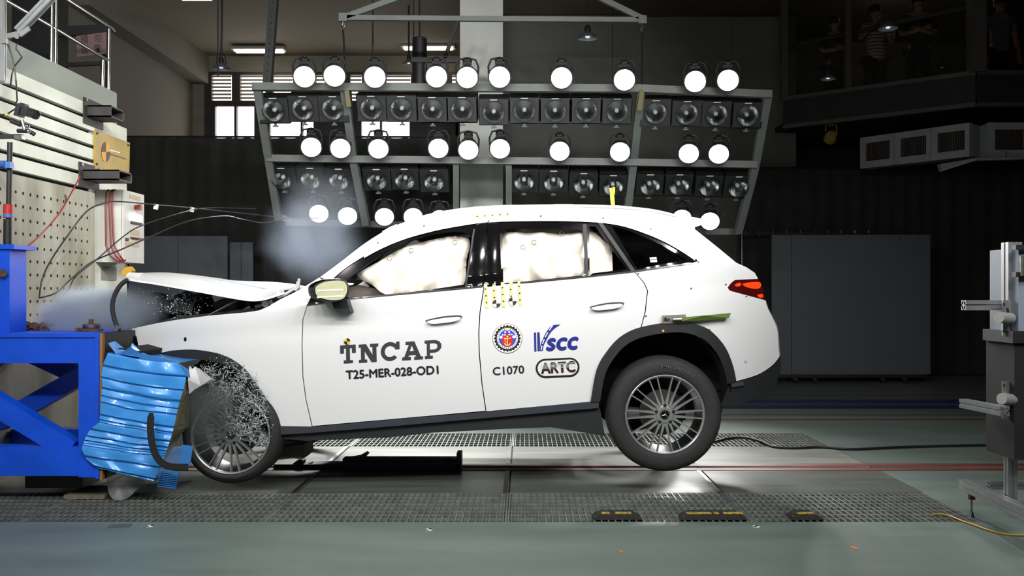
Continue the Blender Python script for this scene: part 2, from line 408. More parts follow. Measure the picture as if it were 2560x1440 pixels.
# ================================================================== LAMP RACK BEHIND THE CAR
def DR(py): return 10.0+(py-215)*(1.17/345)               # the rack leans: its top is nearer the car
TILT = math.atan2(1.17, 1.39)*.55
LENS_ON = mat('lamp_lens_lit', (255,255,255), .3, emit=(255,244,246), es=40)
REFL = mat('lamp_reflector', (200,206,204), .14, 1.0, var=.3, scale=26, bump=.25)
BULB = mat('bulb_glass', (170,176,174), .1)
COVER = glassy('lamp_cover_glass', (235,240,238), .10)
def lamp_meshes():
    r = .108
    Mx = Matrix.Rotation(R(90),4,'X')                      # local z -> -y (towards the camera)
    D = {}
    D['housing'] = MB().lathe([(0,-.26),(.05,-.26),(.085,-.2),(.105,-.1),(.118,-.02),(.124,0),(.124,.02),(.112,.02),(.112,0)],28,Mx).mesh('housing',BLACKM,40)
    D['vent'] = MB().cbox((0,.10,.135),(.10,.12,.035)).cbox((0,.10,.16),(.06,.08,.03)).mesh('vent',BLACKM)
    D['lens'] = MB().lathe([(0,.012),(.06,.010),(r,.002)],28,Mx).mesh('lens',LENS_ON,60)
    y = MB()
    y.tube([(-.115,.10,0),(-.12,.12,.08),(-.09,.14,.15),(0,.14,.17),(.09,.14,.15),(.12,.12,.08),(.115,.10,0)],.011,8)
    D['yoke'] = y.mesh('yoke',BLACKM,40)
    w_, h_ = .168, .15
    cb_ = MB(); cb_.box((-w_,.03,-h_),(-w_+.01,.3,h_)); cb_.box((w_-.01,.03,-h_),(w_,.3,h_)); cb_.box((-w_,.03,h_-.01),(w_,.3,h_)); cb_.box((-w_,.03,-h_),(w_,.3,-h_+.01)); cb_.box((-w_,.29,-h_),(w_,.3,h_))
    sq = []; ci = []
    for k in range(33):
        a = 2*math.pi*k/32; c_, s_ = math.cos(a), math.sin(a); q = min(w_/max(1e-6,abs(c_)), h_/max(1e-6,abs(s_))); sq.append(Vector((q*c_,.03,q*s_))); ci.append(Vector((.118*c_,.03,.118*s_)))
    cb_.sheet([sq,ci]); D['cabinet'] = cb_.mesh('cabinet',BLACKM)
    D['bezel'] = MB().lathe([(.118,-.03),(.124,0),(.124,.012),(.114,.012),(.114,-.0)],30,Mx).mesh('bezel',BLACKM,40)
    D['reflector'] = MB().lathe([(.118,-.03)]+[(.116*math.sqrt(max(0,1-k/12)),.0-.11*k/12) for k in range(13)],30,Mx).mesh('reflector',REFL,60)
    D['bulb'] = MB().lathe([(.024,-.11),(.024,-.05),(.018,-.04),(0,-.035)],16,Mx).mesh('bulb',BULB,60)
    D['label_plate'] = MB().box((-.04,.022,.128),(.04,.031,.138)).mesh('label_plate',WHITEPL)
    D['hinge'] = MB().box((-.03,.02,-.185),(.03,.05,-.172)).box((-.012,.02,-.175),(.012,.05,-.15)).mesh('hinge',RIGGREY)
    return D
LM = lamp_meshes()
def lamp_on(pos, tilt, yaw, label, group, watts, spread=84):
    t = thing('flood_lamp', label, 'lamp', pos, group); t.rotation_euler = (tilt,0,yaw)
    for n in ('housing','vent','lens','yoke'): link(LM[n], n, t)
    ld = bpy.data.lights.new('lamp_beam','SPOT'); ld.energy = watts; ld.spot_size = R(spread); ld.spot_blend = .7; ld.shadow_soft_size = .1; ld.color = (1,.985,.97)
    lo = bpy.data.objects.new('lamp_beam', ld); COL.objects.link(lo); lo.parent = t
    lo.matrix_basis = Matrix.Translation((0,-.06,0))@Matrix.Rotation(R(-90),4,'X')
    return t
def lamp_off(pos, tilt, yaw, label, group):
    t = thing('flood_lamp', label, 'lamp', pos, group); t.rotation_euler = (tilt,0,yaw)
    for n in ('cabinet','bezel','reflector','bulb','label_plate','hinge'): link(LM[n], n, t)
    return t
R1 = [(761,191),(836,189),(937,192),(1091,191),(1168,193),(1249,192),(1404,194),(1561,199),(1738,203),(1820,200)]
R2 = [(778,367),(851,370),(946,371),(1096,370),(1171,374),(1250,371),(1399,377),(1550,379),(1722,383),(1797,384)]
R3 = [(797,533),(869,539),(961,541),(1033,541),(1099,546),(1705,545),(1775,552)]
UA = [(683,277),(757,273),(832,273),(928,272),(1003,273),(1080,275),(1155,275),(1234,281),(1311,277),(1388,278),(1466,278),(1543,279),(1640,283),(1718,285),(1792,287),(1870,289)]
UB = [(705,449),(777,449),(848,451),(942,452),(1012,451),(1085,455),(1310,455),(1384,456),(1459,462),(1533,467),(1625,465),(1698,465),(1773,468),(1846,470)]
for nm, row in (('top',R1),('middle',R2),('bottom',R3)):
    for i,(x,y) in enumerate(row):
        d = DR(y)-.14
        lamp_on(P(x,y,d), R(28), R((x-1310)/2300*-60), 'glowing round flood lamp, %s from the left in the %s lit row'%(ORD[i],nm), 'lit lamps of the rack', LAMP_W_FAR, 70)
for nm, row in (('upper',UA),('lower',UB)):
    for i,(x,y) in enumerate(row):
        d = DR(y)
        lamp_off(P(x,y,d), R(22 if nm == 'upper' else 34), 0, 'switched-off flood lamp in black box, %s from the left in the %s unlit row'%(ORD[i],nm), 'unlit lamps of the rack')
rack = thing('lamp_rack', 'suspended grey steel rack holding rows of flood lamps behind the car', 'lamp rack', P(1280,560,11.2))
def rb(name, a, b, w_=.08, h_=.08, off=.34):
    MB().beam(P(a[0],a[1],DR(a[1])+off), P(b[0],b[1],DR(b[1])+off), w_, h_).build(name, RIGGREY, rack)
rb('cross_beam',(632,217),(1605,222),off=.02); rb('cross_beam',(1605,222),(1928,236),off=.02)
rb('cross_beam',(668,396),(1578,406),off=.02); rb('cross_beam',(1578,406),(1892,412),off=.02)
rb('cross_beam',(715,556),(1560,575)); rb('cross_beam',(1560,575),(1845,580))
for a,b in (((643,215),(696,545)),((861,222),(884,400)),((884,400),(916,560)),((1603,222),(1583,406)),((1583,406),(1562,578)),((1920,236),(1888,412)),((1888,412),(1845,580))):
    rb('upright',a,b,.085,.085,off=.06)
for x in (1140,1272): rb('upright',(x,402),(x,520),.07,.07,off=.05)
rb('corner_gusset',(696,540),(740,560),.07,.07)
# spreader bar and its slings
sp = thing('spreader_bar', 'triangular grey spreader bar that carries the lamp rack on slings', 'lifting beam', P(1235,48,10.3))
MB().beam(P(868,45,10.3),P(1600,50,10.3),.05,.055).build('crossbar', RIGGREY, sp)
MB().beam(P(866,42,10.3),P(1035,-20,10.3),.05,.06).build('sloping_arm', RIGGREY, sp)
MB().beam(P(1604,46,10.3),P(1470,-20,10.3),.05,.06).build('sloping_arm', RIGGREY, sp)
for x,y,x2,y2 in ((858,44,866,216),(1606,50,1604,225)):
    MB().cbox(P(x,y,10.3),(.09,.06,.09)).build('end_plate', RIGGREY, sp)
    MB().tube([P(x,y+8,10.3),P(x-3,y+20,10.3),P(x,y+32,10.3),P(x+3,y+20,10.3),P(x,y+8,10.3)],.012,6).build('shackle', STEEL, sp)
    MB().tube([P(x,y+32,10.3),P(x2,y2,10.06)],.011,6).build('sling', BLACKM, sp)
    MB().beam(P(x2,y2,10.0),P(x2+(7 if x<1000 else -6),y2+50,10.1),.05,.03).build('sling_hook', mat('brass_hook',(150,140,100),.4,.6), sp)
# mast, duct, rods
t = thing('perforated_mast','dark perforated steel mast rising from the lamp rack to the ceiling','mast',P(668,215,10.2))
MB().beam(P(668,225,10.2),P(689,-60,10.2),.09,.09).build('mast_bar', BLACKM, t)
for k in range(14):
    MB().cbox(P(670+k*1.35,196-k*17,10.2)-Vector((0,.046,0)),(.012,.006,.02)).build('slot_hole', DARK, t)
t = thing('round_duct','dark round duct standing behind the lamp rack','duct',P(1049,230,12.5))
MB().lathe([(0,ZZ(94,12.5)+.01),(.07,ZZ(94,12.5)),(.1,ZZ(97,12.5)),(.105,ZZ(230,12.5))],24,Matrix.Translation((XY(1049,12.5),12.5,0))).build('duct_tube', BLACKM, t, 50)
MB().beam(P(1030,150,12.4),P(1150,150,12.4),.05,.07).build('bracket_bar', BLACKM, t)
MB().tube([P(1049,94,12.5),P(1049,-60,12.5)],.012,6).build('duct_hanger', BLACKM, t)
MB().beam(P(1145,52,12.4),P(1112,146,12.4),.05,.05).build('diagonal_brace', BLACKM, t)
for k,(x,y0,y1,d,w2) in enumerate(((932,14,150,11.5,'chain hanging down to the third lamp of the top row'),(1034,16,100,12.3,'steel cable hanging above the round duct'),(545,-10,190,12.5,'thin cable hanging beside the bell-shaped pendant lamp'))):
    tag(MB().tube([P(x,-40,d),P(x,y1,d)],.010,6).build('hanging_cable', BLACKM), 'dark '+w2, 'cable')
def pendant(label, px, py, d, r, rod_top, lit=.0, cage=True, rod=.016):
    c = P(px,py,d); t = thing('pendant_lamp', label, 'lamp', c, 'bell pendant lamps')
    SH = mat('pendant_shade',(120,128,130),.35,.5); INN = mat('pendant_inside',(200,205,205),.5)
    M = Matrix.Translation(c)
    MB().lathe([(r,0),(r*.8,r*.28),(r*.45,r*.5),(r*.3,r*.6)],26,M).build('shade', SH, t, 60)
    MB().lathe([(r*.97,-.002),(r*.5,r*.2),(0,r*.3)],26,M).build('shade_lining', INN, t, 60)
    MB().lathe([(r*.3,r*.6),(r*.32,r*1.0),(r*.2,r*1.3),(0,r*1.32)],18,M).build('lamp_cap', BLACKM, t, 50)
    MB().lathe([(0,r*.02),(r*.2,r*.06),(r*.22,r*.2),(0,r*.3)],14,M).build('lamp_bulb', mat('pendant_bulb',(240,240,240),.4,emit=(225,238,255),es=.8), t, 60)
    MB().tube([c+Vector((0,0,r*1.3)),P(rod_top[0],rod_top[1],d)],rod,8).build('drop_rod', BLACKM, t)
    if cage: MB().tube([c+Vector((-r*.55,0,r*.3)),c+Vector((-r*.45,0,r*1.4)),c+Vector((0,0,r*1.9)),c+Vector((r*.45,0,r*1.4)),c+Vector((r*.55,0,r*.3))],.01,6).build('yoke', BLACKM, t)
pendant('bell pendant lamp hanging near the clerestory window', 553,172,14.5,.14,(556,-40))
pendant('small bell pendant lamp hanging beside the round duct', 1022,160,16.5,.12,(1022,-60),cage=False)
pendant('lamp reflection built as a pendant above the rack, in front of the grey backdrop curtain', 1469,96,13.5,.15,(1469,-60),cage=False,rod=.004)  # this and the next four give oval lamp reflections a solid pendant shape
pendant('lamp reflection built as a pendant just behind the top beam of the rack', 1531,243,14.6,.13,(1531,-60),cage=False,rod=.004)
pendant('lamp reflection built as a pendant behind the right end of the rack', 1832,250,14.6,.12,(1832,-60),cage=False,rod=.004)
pendant('lamp reflection built as a pendant in front of the person in the striped shirt', 2220,72,12.4,.13,(2220,-60),cage=False,rod=.004)
pendant('lamp reflection built as a pendant low before the gallery glass', 2070,198,13.4,.11,(2070,-60),cage=False,rod=.004)
# camera-side lamp rack, above and ahead of the lens, that floods this flank of the car
rk2 = thing('camera_side_lamp_rack','grey steel rack of flood lamps above the camera','lamp rack',(-.3,3.2,2.9))
for z,y in ((3.05,2.5),(3.5,3.0),(3.95,3.5)):
    MB().beam((-3.6,y-.06,z+.17),(3.2,y-.06,z+.17),.08,.08).build('cross_beam',RIGGREY,rk2)
    for k in range(8):
        x = -3.1+k*.9
        lamp_on(Vector((x,y,z)), R({3.05:42,3.5:32,3.95:11}[z]), math.pi+R({3.05:2+.6*k,3.5:-14+5*k,3.95:4+4*k}[z]), 'flood lamp of the camera-side rack, %s along the %s row'%(ORD[k],{3.05:'low',3.5:'middle',3.95:'high'}[z]), 'camera-side lamps', LAMP_W_NEAR*(4.4 if z > 3.9 else 1), {3.05:92,3.5:96,3.95:74}[z])
for x in (-3.65,-.2,3.25): MB().beam((x,2.36,2.95),(x,3.62,4.3),.08,.08).build('upright',RIGGREY,rk2)
for x in (-2.4,2.0): MB().tube([(x,3.5,4.15),(x,3.5,ZC)],.02).build('hanger',BLACKM,rk2)
# ================================================================== THE CAR
DC, YC = 6.13, 7.07                                    # near flank, centre plane
def gcar(px, py):
    yb = 748-.104*(px-850); t = (yb-py)/175.0; g = 0.0
    if t > -.12:
        s = min(1,(t+.12)/.24); g += s*s*(.018) + max(0,t)*.17 + max(0,t-.8)*.5
    v = max(0,(py-yb)/300.0); g += .022*v*v
    cr = (py-(yb+62))/22.0; g += .006*math.exp(-cr*cr)   # shoulder crease
    if px < 700: g += .26*((700-px)/370.0)**2
    if px > 1690: g += .42*((px-1690)/258.0)**2.2
    return g
def S(px, py, off=0.0):
    return P(px, py, DC+gcar(px,py)-off)
car = thing('crash_test_car', 'white station-wagon style SUV crashing nose-first into the blue barrier', 'car', (-.1,YC,0))
cp = lambda *a, **k: surf_panel(a[0], a[1], a[2], car, S, **k)
# ---- traced lines
ROOF = catmull([(800,693),(850,656),(900,617),(950,584),(1000,559),(1050,545),(1100,536),(1150,528),(1200,523),(1300,519),(1400,518),(1500,520),(1600,526),(1680,537),(1737,552)],3)
DLO_TOP = catmull([(826,702),(867,668),(933,627),(1000,597),(1067,577),(1133,563),(1222,550),(1317,547),(1417,547),(1493,550),(1550,558),(1600,573),(1650,593),(1700,620),(1738,646),(1745,653)],3)
DLO_BOT = [(1745,653),(1728,658),(1583,679),(1463,692),(1297,707),(1210,716),(1100,726),(1000,735),(873,747),(830,755),(767,764)]
DLO_FRONT = [(767,764),(780,737),(813,710),(826,702)]
ARCH_R = catmull([(1841,953),(1834,919),(1822,885),(1808,860),(1787,836),(1766,820),(1737,810),(1703,805),(1656,808),(1603,818),(1569,831),(1541,851),(1519,877),(1500,906),(1488,940),(1477,1004)],3)
iR = min(range(len(ARCH_R)), key=lambda i: math.dist(ARCH_R[i],(1603,818)))
ARCH_F = catmull([(392,885),(416,879),(435,876),(475,874),(515,878),(554,887),(586,903),(618,930),(653,980),(673,1013),(687,1067)],3)
DOOR_F = [(767,766),(757,800),(755,860),(757,940),(765,1000),(780,1065)]
DOOR_M = [(1210,718),(1200,780),(1197,830),(1198,880),(1205,960),(1215,1028)]
DOOR_R = [(1587,680),(1610,707),(1619,727),(1613,780),(1603,818)]
REAR = [(1841,657),(1866,668),(1887,682),(1895,697)]
LAMP_T = [(1895,697),(1837,700),(1828,707),(1819,719),(1825,727)]
LAMP_B = [(1825,727),(1914,751)]
BUMP = catmull([(1914,752),(1920,772),(1931,794),(1942,819),(1945,841),(1947,872),(1949,888)],2)
BUMP_B = catmull([(1949,891),(1937,907),(1919,922),(1891,938),(1841,953)],3)
sh = lambda L,dx,dy=0: [(x+dx,y+dy) for x,y in L]
# ---- white panels
side = ROOF+[(1737,573),(1790,615)]+REAR+LAMP_T[1:]+LAMP_B[1:]+BUMP+BUMP_B+ARCH_R[1:iR+1]+sh(DOOR_R[::-1],1.2)+[(1583,679),(1728,658),(1745,653)]+DLO_TOP[::-1][1:]
cp('body_side', side, PAINT)
fender = [(328,822),(392,808),(439,800),(523,789),(615,781),(648,776),(669,767),(701,748),(733,733),(766,714),(798,694)]+DLO_FRONT[::-1][1:]+sh(DOOR_F,-1.2)+[(778,1066),(703,1065),(688,1067)]+ARCH_F[::-1][1:]+[(375,879),(366,875),(352,870),(349,877),(345,860),(342,843),(333,830)]
cp('front_fender', fender, PAINT)
fd = sh(DOOR_F,1.2)+[(1213,1027)]+sh(DOOR_M[::-1],-1.2)+[(1100,727.5),(1000,736.5),(873,748.5),(830,756.5)]
cp('front_door', fd, PAINT)
rd = sh(DOOR_M,1.2)+[(1476,1004)]+ARCH_R[::-1][1:len(ARCH_R)-iR]+sh(DOOR_R[::-1],-1.2)+[(1583,680.5),(1463,693.5),(1297,708.5)]
cp('rear_door', rd, PAINT)
# ---- black window band with its openings
G1o = catmull([(862,703),(933,652),(1000,614),(1067,591),(1127,580),(1160,582),(1176,592),(1178,612),(1163,711)],3)+[(1067,725),(983,736),(873,746),(856,726)]
G2o = [(1262,577),(1275,572),(1448,574),(1456,580),(1462,682),(1453,689),(1307,704),(1258,708),(1256,600)]
G3o = [(1473,566),(1488,566),(1567,673),(1474,684)]
G4o = catmull([(1530,566),(1560,573),(1600,588),(1650,611),(1700,640),(1716,650)],3)+[(1593,672)]
band = DLO_TOP+DLO_BOT[1:]+DLO_FRONT[1:-1]
cp('window_surround', band, GLOSSB, holes=[G1o,G2o,G3o,G4o], thick=.02, off=-.008)
CARGLASS = glassy('clear_car_glass',(250,248,244),.04); DGLASS = glassy('tinted_car_glass',(96,106,104),.07)
for nm,o,m in (('front_window',G1o,CARGLASS),('rear_window',G2o,CARGLASS),('vent_window',G3o,CARGLASS),('quarter_window',G4o,DGLASS)):
    cp(nm, o, m, thick=0, off=-.014, step=22)
def pillar(pl, x0, x1):
    def S2(px,py,off=0.0):
        c = x0(py); u = max(-1,min(1,(px-c)/x1)); v = (py-635)/78.0; return S(px,py,off+.003*(1-u*u)+.008*(1-v*v))
    return surf_panel('pillar_cover', pl, GLOSSB, car, S2, step=6, thick=.006, off=.003, smooth=70)
pillar([(1190,560),(1217,556),(1209,713),(1166,718)], lambda y: 1204-(y-557)*.10, 22)
pillar([(1220,556),(1248,556),(1254,708),(1212,714)], lambda y: 1234-(y-557)*.01, 20)
cp('frame_strip', [(1457,560),(1466,560),(1472,690),(1464,691)], BLACKP, thick=.008, off=.004)
cp('frame_strip', [(1492,553),(1503,553),(1588,676),(1578,678)], BLACKP, thick=.008, off=.004)
cp('frame_strip', [(1183,572),(1189,572),(1168,716),(1162,717)], BLACKP, thick=.008, off=.003)
def ribbon(name, line, w0, m, off=.006, th=.01):
    poly = list(line)+[(x,y+w0) for x,y in line[::-1]]; return cp(name, poly, m, thick=th, off=off, step=10)
SATIN = mat('satin_trim',(226,228,228),.25,.35)
ribbon('chrome_trim', [(1221.5,550)]+[p for p in DLO_TOP if 1223 <= p[0] <= 1742], 6, SATIN)
ribbon('chrome_trim', [p for p in DLO_TOP if 900 <= p[0] <= 1215]+[(1219.5,550.4)], 5, PAINT)
ribbon('sill_trim', [(870,745),(1000,733),(1100,724),(1208,714)], 3.5, CHROME)
ribbon('sill_trim', [(1300,705),(1463,690),(1583,677),(1728,656)], 3.5, CHROME)
ribbon('sill_trim', [(767,761),(800,757),(830,753)], 3.5, CHROME)
# ---- roof, rails, glass and tail across the car
mir = lambda p: Vector((p.x, 2*YC-p.y, p.z))
def across(name, line, m, crown=.03, bow=(0,0,0), n=8, thick=True):
    rows = []
    for x,y in line:
        a = S(x,y); b = mir(a); row = []
        for k in range(n+1):
            u = k/n; c = 4*u*(1-u); q = a.lerp(b,u)+Vector((bow[0]*c,0,bow[2]*c+crown*c)); row.append(q)
        rows.append(row)
    return MB().sheet(rows).build(name, m, car, 50)
across('roof_panel', [p for p in ROOF if p[0] >= 1030], PAINT, .035)
across('windshield', [p for p in ROOF if p[0] <= 1050], glassy('windshield_glass',(120,130,130),.12), .02, (-.10,0,0))
across('tailgate_window', [(1737,573),(1790,615),(1841,657)], GLOSSB, 0, (.06,0,0))
across('tailgate', REAR+[(1905,730),(1914,752)], PAINT, 0, (.09,0,0))
across('rear_bumper', BUMP, PAINT, 0, (.10,0,0))
RAILP = [(1040,548),(1080,537),(1150,525),(1250,517.5),(1400,515),(1520,517),(1620,525),(1690,540)]
MB().tube([S(x,y,.0)-Vector((0,.0,0)) for x,y in catmull(RAILP,4)],.011,8).build('roof_rail', PAINT, car, 60)
MB().tube([mir(S(x,y,.0)) for x,y in catmull(RAILP,4)],.011,8).build('roof_rail', PAINT, car, 60)
b = MB(); a0 = [S(1683,541),S(1730,546),S(1767,554)]; a1 = [S(1690,556),S(1730,570),S(1767,558)]
rows = []
for k in range(7):
    u = k/6; rows.append([p.lerp(mir(p),u)+Vector((.05*4*u*(1-u),0,.01)) for p in a0]+[p.lerp(mir(p),u) for p in a1[::-1]])
b.sheet(rows); b.add(rows[0],[(0,1,2,3,4,5)]); b.build('roof_spoiler', PAINT, car, 40)
# ---- cladding
def cladding(name, outer, inner, m=BLACKP, off=.022, th=.03): return cp(name, list(outer)+list(inner)[::-1], m, thick=th, off=off, step=12)
def inset(line, c, k): return [(x+(c[0]-x)*k, y+(c[1]-y)*k) for x,y in line]
cladding('wheel_arch_trim', ARCH_R, inset(ARCH_R,(1660,1010),.125))
cladding('wheel_arch_trim', ARCH_F[2:], inset(ARCH_F,(540,1080),.115)[2:], off=.016)
SILL_T = [(690,1066),(780,1068),(1000,1048),(1215,1030),(1497,1003)]
cladding('sill_cover', SILL_T, [(680,1088),(780,1082),(1000,1064),(1215,1045),(1497,1020)], mat('sill_upper_lit',(52,56,62),.45), off=.012)  # upper strip coloured lighter than the skirt for the light falling on it
cladding('sill_skirt', [(676,1089),(780,1083),(1000,1065),(1215,1046),(1500,1021)], [(672,1094),(765,1102),(862,1098),(967,1094),(1080,1082),(1252,1073),(1376,1068),(1440,1078),(1512,1090)], off=-.02)
cladding('bumper_skirt', [(1826,958),(1841,955),(1891,940),(1919,924),(1937,909),(1949,893)], [(1800,1017),(1820,1014),(1873,1003),(1915,990),(1940,965),(1949,930)], off=-.01)
MB().sheet([[S(x,y,-.01).lerp(mir(S(x,y,-.01)),k/4)+Vector((.1*4*(k/4)*(1-k/4),0,0)) for k in range(5)] for x,y in ((1949,893),(1949,930),(1940,965),(1915,990),(1820,1014))]).build('bumper_skirt', BLACKP, car, 40)
cp('reflector_strip', [(1826,958),(1858,953),(1861,963),(1830,969)], mat('skirt_grey',(62,66,72),.5), thick=.01, off=.012)
# wheel wells, underbody, inner light block (dark)
for cx,cy,rx,ry in ((1660,1036,178,232),(560,1085,150,212)):
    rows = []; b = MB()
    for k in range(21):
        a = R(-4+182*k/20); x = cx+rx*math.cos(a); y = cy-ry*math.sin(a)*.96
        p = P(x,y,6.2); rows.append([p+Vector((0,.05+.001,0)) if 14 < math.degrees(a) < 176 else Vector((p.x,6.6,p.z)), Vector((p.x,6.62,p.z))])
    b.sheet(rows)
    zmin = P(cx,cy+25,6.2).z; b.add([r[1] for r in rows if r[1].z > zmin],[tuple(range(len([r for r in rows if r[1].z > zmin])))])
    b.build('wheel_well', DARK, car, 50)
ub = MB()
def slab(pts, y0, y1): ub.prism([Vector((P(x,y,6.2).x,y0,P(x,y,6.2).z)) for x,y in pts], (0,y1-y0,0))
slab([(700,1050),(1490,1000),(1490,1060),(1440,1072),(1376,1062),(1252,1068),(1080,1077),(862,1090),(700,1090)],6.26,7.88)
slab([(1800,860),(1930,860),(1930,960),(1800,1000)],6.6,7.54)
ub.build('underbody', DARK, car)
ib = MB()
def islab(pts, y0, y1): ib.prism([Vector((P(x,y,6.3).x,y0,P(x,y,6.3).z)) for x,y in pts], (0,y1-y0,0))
islab([(790,770),(1500,700),(1480,1000),(790,1060)],6.30,7.84)      # dark fill for cabin floor and doors, added against light leaking
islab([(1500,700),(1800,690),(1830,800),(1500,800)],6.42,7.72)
islab([(1180,540),(1260,540),(1260,720),(1170,720)],6.46,7.68)      # dark fill for seat backs and pillars, added to stop see-through
ib.build('inner_light_block', DARK, car)  # unseen dark shell added to keep light from leaking through the panel gaps
MB().sheet([[Vector((P(x,y,6.3).x,6.42+1.3*k/3,P(x,y,6.3).z)) for k in range(4)] for x,y in ((1010,585),(1100,556),(1300,538),(1500,542),(1640,560))]).build('headliner', mat('headliner',(60,58,54),.9), car)
# far flank (mirror of the near panels, one skin)
for nm,pl,mt in (('body_side',side,PAINT),('front_fender',fender,PAINT),('front_door',fd,PAINT),('rear_door',rd,PAINT),('window_surround',band,GLOSSB)):
    pts,tris = fill2d(pl,(),26); MB().add([mir(S(x,y)) for x,y in pts],tris).build(nm, mt, car, 40)
# ---- crumpled hood
lo = catmull([(314,692),(336,699),(379,705),(465,720),(572,740),(615,747),(637,748),(658,746),(680,740),(711,730)],3)
hi = catmull([(329,685),(345,683),(360,682),(400,681),(443,683),(497,691),(572,700),(637,703),(688,706),(705,722)],3)
rows = []
for (x0,y0),(x1,y1) in zip(lo,hi):
    a = P(x0,y0,6.27); c = P(x1,y1,7.0); c.x = a.x+(c.x-a.x)*1.0; row = []
    for k in range(13):
        u = k/12; 
        if u <= .5: q = a.lerp(c,u*2); q.z += .035*math.sin(u*2*math.pi)*.6
        else: q = c.lerp(mir(a)+Vector((0,-.05,0)),u*2-1); q.z += .03*math.sin((u*2-1)*math.pi)
        row.append(q)
    rows.append(row)
hood = MB().sheet(rows); m0 = len(hood.v); hood.sheet([[p+Vector((0,.0,-.014)) for p in r] for r in rows])
hood.add([rows[i][0] for i in range(len(rows))]+[rows[i][0]-Vector((0,0,.014)) for i in range(len(rows))],[(i,i+1,i+1+len(rows),i+len(rows)) for i in range(len(rows)-1)])
hood.add(rows[-1]+[p-Vector((0,0,.014)) for p in rows[-1]],[(i,i+1,i+14,i+13) for i in range(12)])
hood = hood.build('hood', PAINT, car, 35)
MB().tube([P(514,694,6.74),P(600,709,6.62),P(692,727,6.5)],.004,6).build('crease_line', mat('crease',(150,165,165),.5), hood)
# hinge, cowl bits and engine bay
HN = mat('bright_hinge',(205,208,208),.35,.5)
b = MB(); b.tube([P(694,743,6.3),P(712,737,6.3),P(730,725,6.3),P(742,718,6.3),P(745,705,6.3)],.012,8); b.tube([P(748,697,6.3),P(746,716,6.3),P(738,726,6.3)],.011,8); b.build('hood_hinge', HN, car, 50)
b = MB(); b.tube([P(638,767,6.4),P(662,761,6.4),P(676,756,6.4)],.011,8); b.cyl(P(663,760,6.38),P(663,760,6.44),.022); b.cyl(P(675,752,6.4),P(684,768,6.4),.014); b.build('wiper_motor', HN, car, 50)
eb = MB()
eb.prism([Vector((P(x,y,6.45).x,6.40,P(x,y,6.45).z)) for x,y in ((345,846),(352,822),(440,792),(540,782),(650,768),(700,742),(740,740),(760,900),(420,890))],(0,1.25,0))
eb.build('engine_block', BLACKM, car)
rnd = random.Random(3)
for k,(x,y,sx,sy) in enumerate(((392,775,.16,.12),(470,770,.25,.10),(520,762,.12,.14),(585,758,.16,.1),(640,752,.12,.1),(350,800,.1,.1),(420,800,.12,.08))):
    b = MB(); c = P(x,y,6.75)
    if k%2 == 0: b.lathe([(0,sy),(sx*.35,sy),(sx*.42,sy*.8),(sx*.42,-sy),(0,-sy)],20,Matrix.Translation(c)@Euler((rnd.uniform(-.5,.5),rnd.uniform(-.6,.6),0)).to_matrix().to_4x4())
    else: b.cbox(c,(sx,.3,sy),(rnd.uniform(-.3,.3),rnd.uniform(-.4,.4),rnd.uniform(-.3,.3))); b.cbox(c+Vector((.04,-.1,.04)),(sx*.6,.2,sy),(.2,.3,0))
    b.build('engine_part', (BLACKM,mat('dusty_grey',(82,84,84),.7,var=.4,scale=20))[k%2], car, 40)
MB().tube([P(523,788,6.35),P(592,752,6.35)],.008,8).build('hood_stay', STEEL, car)
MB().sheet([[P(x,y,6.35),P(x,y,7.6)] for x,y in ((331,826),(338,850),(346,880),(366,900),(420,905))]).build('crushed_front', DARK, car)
# windscreen edge reflections are real glass; mirror
mr = MB(); hull = catmull([(783,727),(787,713),(813,701),(853,698),(869,706),(873,727),(864,747),(845,753),(817,752),(790,743)],4,True)
rows = []
for sc,dy in ((1.0,-.16),(1.03,-.13),(1.0,-.06),(.8,-.0),(.4,.03)):
    rows.append([P(828+(x-828)*sc,727+(y-727)*sc,6.06+.0)+Vector((0,dy+.02,0)) for x,y in hull+hull[:1]])
mr.sheet(rows); mirror = mr.build('side_mirror', mat('mirror_shell',(120,126,124),.35), car, 50)
pts,tris = fill2d(inset(hull,(828,727),.12),(),12)
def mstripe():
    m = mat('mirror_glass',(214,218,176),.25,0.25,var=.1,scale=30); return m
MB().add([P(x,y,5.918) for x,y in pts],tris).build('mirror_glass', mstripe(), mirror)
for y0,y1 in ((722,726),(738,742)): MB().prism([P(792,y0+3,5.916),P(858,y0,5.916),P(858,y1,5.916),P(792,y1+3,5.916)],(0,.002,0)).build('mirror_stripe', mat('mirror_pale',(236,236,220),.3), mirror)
MB().sheet([[P(x,y,5.925) for x,y in hull+hull[:1]],[P(x,y,5.918) for x,y in inset(hull+hull[:1],(828,727),.12)]]).build('mirror_bezel', BLACKP, mirror, 40)
MB().prism([P(829,752,6.02),P(866,748,6.02),P(877,781,6.02),P(842,781,6.02),P(833,768,6.02)],(0,.16,0)).build('mirror_foot', BLACKP, mirror)
# door handles
for (x0,y0,x1,y1) in ((1063,802,1156,793),(1474,768,1561,760)):
    L = catmull([(x0,y0),(x0+14,y0-5),((x0+x1)/2,(y0+y1)/2-7),(x1-10,y1-5),(x1,y1-1),(x1-12,y1+7),((x0+x1)/2,(y0+y1)/2+8),(x0+14,y0+6)],4,True)
    cp('handle_recess', L, mat('recess_grey',(70,76,78),.4), thick=.002, off=.003, step=8)
    L2 = [(x,y+2.5+ (0)) for x,y in inset(L,((x0+x1)/2,(y0+y1)/2+2),.10)]
    h = cp('door_handle', L2, mat('handle_satin',(232,236,236),.25,.1), thick=.028, off=.03, step=8)
    MB().tube([S(x0+8,y0-1,.026),S((x0+x1)/2,(y0+y1)/2-4.5,.028),S(x1-6,y1-2,.026)],.0045,6).build('handle_shadow_gap', BLK, h)
